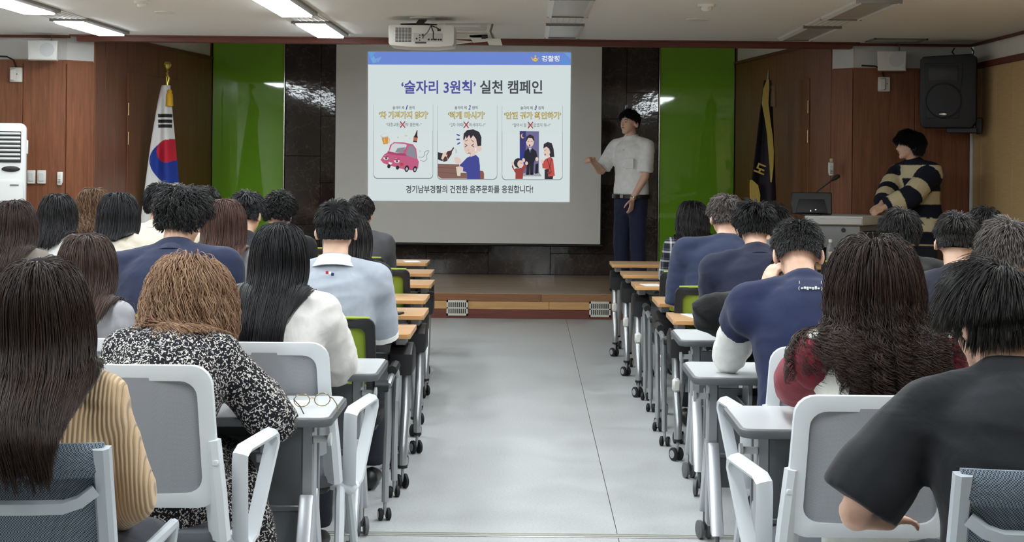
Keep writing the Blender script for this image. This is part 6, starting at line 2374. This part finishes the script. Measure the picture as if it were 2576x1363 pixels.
sp_.collar(M_wshirt, 0.064, 0.068, 0.018, drop=0.012)
sp_.wear('trousers', C_jean, torso=False, shoulders=False, legs=1.0, margin=0.008, loose=0.014, voxel=0.012, amp=0.004)
sp_.shoes(M_shoe)
q0 = sp_.Lp(0, 0, -0.012)
rr_ = MB()
rg_ = []
for j in range(24):
    a = 2 * math.pi * j / 24
    d_ = Vector((math.cos(a) * 0.192 * sp_.k, math.sin(a) * 0.148 * sp_.k, 0))
    rg_.append([q0 + d_ * s_ + Vector((0, 0, z_)) for s_, z_ in ((1.0, -0.02), (1.03, -0.02), (1.03, 0.02), (1.0, 0.02))])
rr_.rings(rg_, False, 0, True)
rr_.build('belt', mat('black_belt', (18, 18, 18), 0.4), sp_.o)
boxobj('belt_buckle', (q0.x, q0.y + 0.156 * sp_.k, q0.z), (0.04, 0.008, 0.034), M_steel, sp_.o, 0.003)
S, E, Wq = sp_.arms[-1]
wd_ = (Wq - E).normalized()
m_ = MB()
sweep(m_, [Wq - wd_ * 0.020, Wq - wd_ * 0.006], [0.034, 0.034], None, Vector((1, 0, 0)), 16, True, True)
m_.build('watch_strap', M_steel, sp_.o)
MB().lathe([(0.019, 0), (0.019, 0.008), (0.015, 0.010)], n=14, M=Matrix.Translation(Wq - wd_ * 0.013 + Vector((-0.034, 0, 0))) @ Matrix.Rotation(math.radians(-90), 4, 'Y')).build('watch_face', M_steel, sp_.o)
pk = sp_.Lp(-0.075, 0.134, 0.31)
boxobj('shirt_pocket', (pk.x, pk.y, pk.z), (0.09, 0.004, 0.10), M_wshirt, sp_.o, 0.003)
face(sp_)
sp_.hair('short', (22, 20, 20), n=4500, L=0.055, Lside=0.028, Lnape=0.012, thick=0.022, seed=131, rgb2=(44, 40, 40), lift=0.5, spread=0.4, rad=0.0018)

SYY = 12.9
st = Person((2290, 330), SYY, lean=2, curl=14, yaw=118, hyaw=-24, pitch=0, standing=True, wide=1.06)
w1_ = st.local(P(2205, 540, 12.55))
w2_ = st.local(P(2222, 524, 12.62))
st.build('student in navy and cream striped rugby shirt at the lectern', [dict(w=w2_, pole=(-0.9, -0.6, -0.2), d=(0.2, 0.8, -0.5), n=(0, 0, -1), t=(1, 0, 0), curl=0.3), dict(w=w1_, pole=(0.8, -0.5, -0.3), d=(-0.1, 0.9, -0.3), n=(0, 0, -1), t=(-1, 0, 0), curl=0.3)], voxel=0.009)
CREAM, NAVYS = np.array(lin(204, 192, 158)), np.array(lin(30, 33, 46))


def rugby(s, co):
    base = np.array(s.Lp(0, 0, 0.50))
    z = base[2] + 0.03 - co[:, 2]
    pd = z.copy()
    best = np.full(len(co), 0.125)
    for g in (-1, 1):
        S, E, Wq = (np.array(q) for q in s.arms[g])
        d1, t1 = dist_seg(co, S + (E - S) * 0.3, E)
        d2, t2 = dist_seg(co, E, Wq)
        l1, l2 = np.linalg.norm(E - S), np.linalg.norm(Wq - E)
        a1 = 0.055 + (0.3 + 0.7 * t1) * l1
        a2 = 0.055 + l1 + t2 * l2
        m1 = d1 < np.minimum(best, 0.122)
        pd[m1] = a1[m1]
        best[m1] = d1[m1]
        m2 = d2 < np.minimum(best, 0.122)
        pd[m2] = a2[m2]
        best[m2] = d2[m2]
    band = np.floor((pd + 0.005) / 0.112).astype(int) % 2
    return np.where((band == 0)[:, None], CREAM[None], NAVYS[None])


st.wear('rugby_shirt', printed('rugby_stripe_cotton'), sleeves=0.94, margin=0.030, loose=0.022, voxel=0.010, amp=0.006, freq=6, q0=-0.13, color=rugby)
st.collar(cloth('black_collar_cotton', (24, 25, 32)), 0.050, 0.068, 0.016)
finish(st)
face(st)
st.hair('short', (14, 14, 17), n=6000, L=0.085, Lside=0.060, Lnape=0.070, thick=0.032, clump=0.4, seed=137, rgb2=(26, 26, 30), fringe=0.0, lift=0.35, spread=0.2, rad=0.0018)
# ---------------------------------------------------------------- lectern, monitor, microphone
M_lg = mat('lectern_pale_grey', (206, 206, 202), 0.4)
M_lgd = mat('lectern_mid_grey', (128, 130, 132), 0.45)
lc = empty('lectern', (P(2105, 560, 12.5).x, 12.5, 0), math.radians(-10))
LT = 1.10
tp_ = MB()
tp_.prism([(-0.26, -0.18), (0.20, -0.18), (0.42, 0.22), (0.42, 0.36), (-0.26, 0.36)], LT - 0.075, LT, 'Z', bev=0.008)
tp_.build('top', M_lg, lc)
boxobj('front_trim', (-0.03, -0.186, LT - 0.040), (0.45, 0.012, 0.055), M_lam, lc, 0.003)
boxobj('side_shelf', (-0.40, 0.02, LT - 0.085), (0.28, 0.40, 0.06), M_lg, lc, 0.006)
MB().prism([(-0.24, -0.14), (0.18, -0.14), (0.36, 0.20), (0.36, 0.30), (-0.24, 0.30)], 0.84, LT - 0.07, 'Z', bev=0.006).build('under_body', M_lgd, lc)
MB().prism([(-0.02, 0.0), (0.10, 0.0), (0.10, 0.16), (-0.02, 0.16)], 0.06, 0.84, 'Z', bev=0.006).build('column', M_lgd, lc)
MB().prism(rrect(-0.30, -0.22, 0.34, 0.34, 0.04), 0.0, 0.06, 'Z', bev=0.01).build('foot_plate', M_lgd, lc)
boxobj('cabinet', (0.0, 0.24, 0.46), (0.62, 0.10, 0.76), M_blk, lc, 0.006)
MB().cyl((0.05, -0.15, 0.985), (0.05, -0.137, 0.985), 0.018, 12).build('cable_grommet', M_blk, lc)
boxobj('keyboard_tray', (0.22, 0.02, 0.965), (0.26, 0.22, 0.02), M_blk, lc, 0.004)
tag(lc, 'pale grey lectern with slanted top beside the student', 'lectern')

c = P(2040, 535, 12.45)
mo = empty('monitor', (c.x, 12.42, LT), math.radians(-6))
q = MB().box((0, 0, 0.10), (0.33, 0.028, 0.185), 0.008)
q.build('screen_case', M_blk, mo).rotation_euler = (math.radians(-14), 0, 0)
MB().prism([(-0.13, 0.015), (0.13, 0.015), (0.10, 0.13), (-0.10, 0.13)], -0.034, -0.014, 'Y', bev=0.006).build('rear_bulge', M_spk, mo).rotation_euler = (math.radians(-14), 0, 0)
MB().prism(rrect(-0.09, -0.03, 0.09, 0.10, 0.03), 0.0, 0.012, 'Z', bev=0.003).build('base', M_blk, mo)
boxobj('port', (0.03, -0.036, 0.04), (0.012, 0.006, 0.010), M_steel, mo, 0.001).rotation_euler = (math.radians(-14), 0, 0)
boxobj('port', (-0.01, -0.036, 0.03), (0.008, 0.006, 0.014), M_steel, mo, 0.001).rotation_euler = (math.radians(-14), 0, 0)
tag(mo, 'black monitor seen from behind on the lectern', 'monitor')

a_, b_ = P(2040, 500, 12.6), P(2108, 446, 12.6)
mc = empty('gooseneck_microphone', (a_.x, 12.62, LT))
d_ = b_ - a_
zt = b_.z - LT
MB().lathe([(0.035, 0), (0.035, 0.015), (0.014, 0.025)], n=14).build('base', M_blk, mc)
MB().tube([(0, 0, 0.02), (0, 0, 0.06), (d_.x * 0.25, 0, zt * 0.62), (d_.x * 0.85, 0, zt * 0.95)], 0.0055, 8).build('gooseneck', M_blk, mc)
hd = MB()
sweep(hd, [(d_.x * 0.80, 0, zt * 0.92), (d_.x * 0.92, 0, zt * 0.985), (d_.x * 1.03, 0, zt * 1.03)], [0.010, 0.020, 0.017], None, Vector((0, 1, 0)), 12)
hd.build('windscreen', M_blkrub, mc)
tag(mc, 'black gooseneck microphone leaning right above the lectern', 'microphone')

# ---------------------------------------------------------------- things lying on the desks
M_paper = mat('paper', (232, 234, 236), 0.7)


def sheet(name, x, y, z, w_, h_, rz, lab, cat, m=M_paper, th=0.0015, grp=None):
    o = MB().box((0, 0, th / 2), (w_, h_, th)).build(name, m, None, 0, (x, y, z))
    o.rotation_euler = (0, 0, math.radians(rz))
    return tag(o, lab, cat, grp)


def print_lines(o, w_, h_, n=5):
    for k in range(n):
        boxobj('print_line', (0, h_ * (0.32 - 0.16 * k), 0.0019), (w_ * (0.72 if k % 2 else 0.6), 0.006, 0.0006), mat('print_grey', (120, 130, 160), 0.8), o, 0, 0)


s_ = sheet('paper_sheet', P(1762, 793, 7.98).x, 7.99, TOP, 0.15, 0.21, 12, 'printed white sheet on the fifth-row desk, right of aisle', 'paper')
print_lines(s_, 0.15, 0.21)


def phone(x, y, rz, lab, case=M_lam):
    e = empty('smartphone', (x, y, TOP + 0.0005), math.radians(rz))
    MB().prism(rrect(-0.037, -0.075, 0.037, 0.075, 0.012), 0, 0.009, 'Z', bev=0.002).build('case', case, e)
    MB().prism(rrect(-0.033, -0.070, 0.033, 0.070, 0.009), 0.009, 0.0100, 'Z').build('screen', mat('phone_glass', (14, 14, 16), 0.08), e)
    return tag(e, lab, 'phone')


phone(P(1790, 800, 7.86).x, 7.90, 80, 'smartphone in white case beside the printed sheet, right of aisle')
phone(P(978, 778, 7.92).x, 7.94, 70, 'smartphone with card on the fifth-row desk, left of aisle', M_blk)
sheet('card', P(975, 775, 7.95).x - 0.005, 7.96, TOP + 0.0115, 0.06, 0.09, 60, 'small white card lying on the left smartphone', 'card', th=0.002)
sheet('paper_sheet', P(1035, 657, 11.95).x, 11.97, TOP, 0.12, 0.16, 15, 'white sheet on the first-row desk, left of aisle', 'paper')
sheet('paper_sheet', P(955, 830, 7.1).x - 0.03, 7.12, TOP, 0.12, 0.17, -20, 'white sheet under the forearm of the man in grey polo', 'paper')
sheet('paper_sheet', P(1640, 711, 9.9).x, 9.93, TOP, 0.12, 0.17, 10, 'white sheet on the third-row desk, right of aisle', 'paper')
sheet('paper_sheet', P(745, 1018, 4.95).x - 0.06, 4.98, TOP, 0.15, 0.21, -6, 'white sheet beside the spectacles on the rear left desk', 'paper')
sheet('paper_sheet', P(2085, 692, 10.9).x, 10.92, TOP, 0.20, 0.16, 4, 'white sheet on the second-row outer desk near the lectern', 'paper')

gl = empty('spectacles', (P(785, 1020, 4.95).x, 4.95, TOP), math.radians(20))
M_gold2 = mat('thin_gold_wire', (150, 130, 90), 0.3, 0.8)
for s in (-1, 1):
    rim = [(s * 0.034 + 0.026 * math.cos(a), 0.0 + 0.006 * math.sin(a) * 0, 0.024 + 0.021 * math.sin(a)) for a in [k * math.pi / 8 for k in range(16)]]
    MB().tube(rim, 0.0016, 6, 0, True).build('rim', M_gold2, gl)
    MB().tube([(s * 0.060, 0, 0.03), (s * 0.064, -0.02, 0.03), (s * 0.060, -0.10, 0.022), (s * 0.055, -0.135, 0.003)], 0.0018, 6).build('temple', M_blk if s < 0 else M_gold2, gl)
MB().tube([(-0.009, 0, 0.028), (0, 0.002, 0.032), (0.009, 0, 0.028)], 0.0015, 6).build('bridge', M_gold2, gl)
tag(gl, 'thin wire spectacles lying on the rear left white desk', 'glasses')

# water bottle and paper cup on an outer first-row desk near the lectern
put_desk('w', RXE[0] + DL + 0.04, ROWR[0], 'outer wood-topped folding desk in right block, first row by the lectern')
c = P(2090, 640, 12.0)
bt = empty('water_bottle', (c.x, 12.02, TOP))
M_pet = bpy.data.materials.new('clear_plastic')
nt, N, L, b = nodes_of(M_pet)
b.inputs['Base Color'].default_value = (0.92, 0.96, 0.97, 1)
b.inputs['Roughness'].default_value = 0.08
b.inputs['Transmission Weight'].default_value = 0.75
b.inputs['IOR'].default_value = 1.2
MB().lathe([(0.030, 0), (0.032, 0.01), (0.032, 0.12), (0.030, 0.14), (0.014, 0.175), (0.013, 0.185)], n=16).build('bottle', M_pet, bt)
MB().lathe([(0.015, 0.182), (0.015, 0.203), (0.013, 0.206)], n=14).build('cap', M_plast, bt)
tag(bt, 'small clear water bottle with white cap near the lectern', 'bottle')
cp = empty('paper_cup', (c.x - 0.002, 11.90, TOP))
MB().lathe([(0.026, 0), (0.038, 0.105), (0.040, 0.107), (0.040, 0.112), (0.036, 0.112), (0.025, 0.004)], n=18).build('cup', mat('cream_paper', (222, 216, 196), 0.6), cp)
tag(cp, 'cream paper cup in front of the water bottle', 'cup')

bpy.data.scenes.remove(TMP)
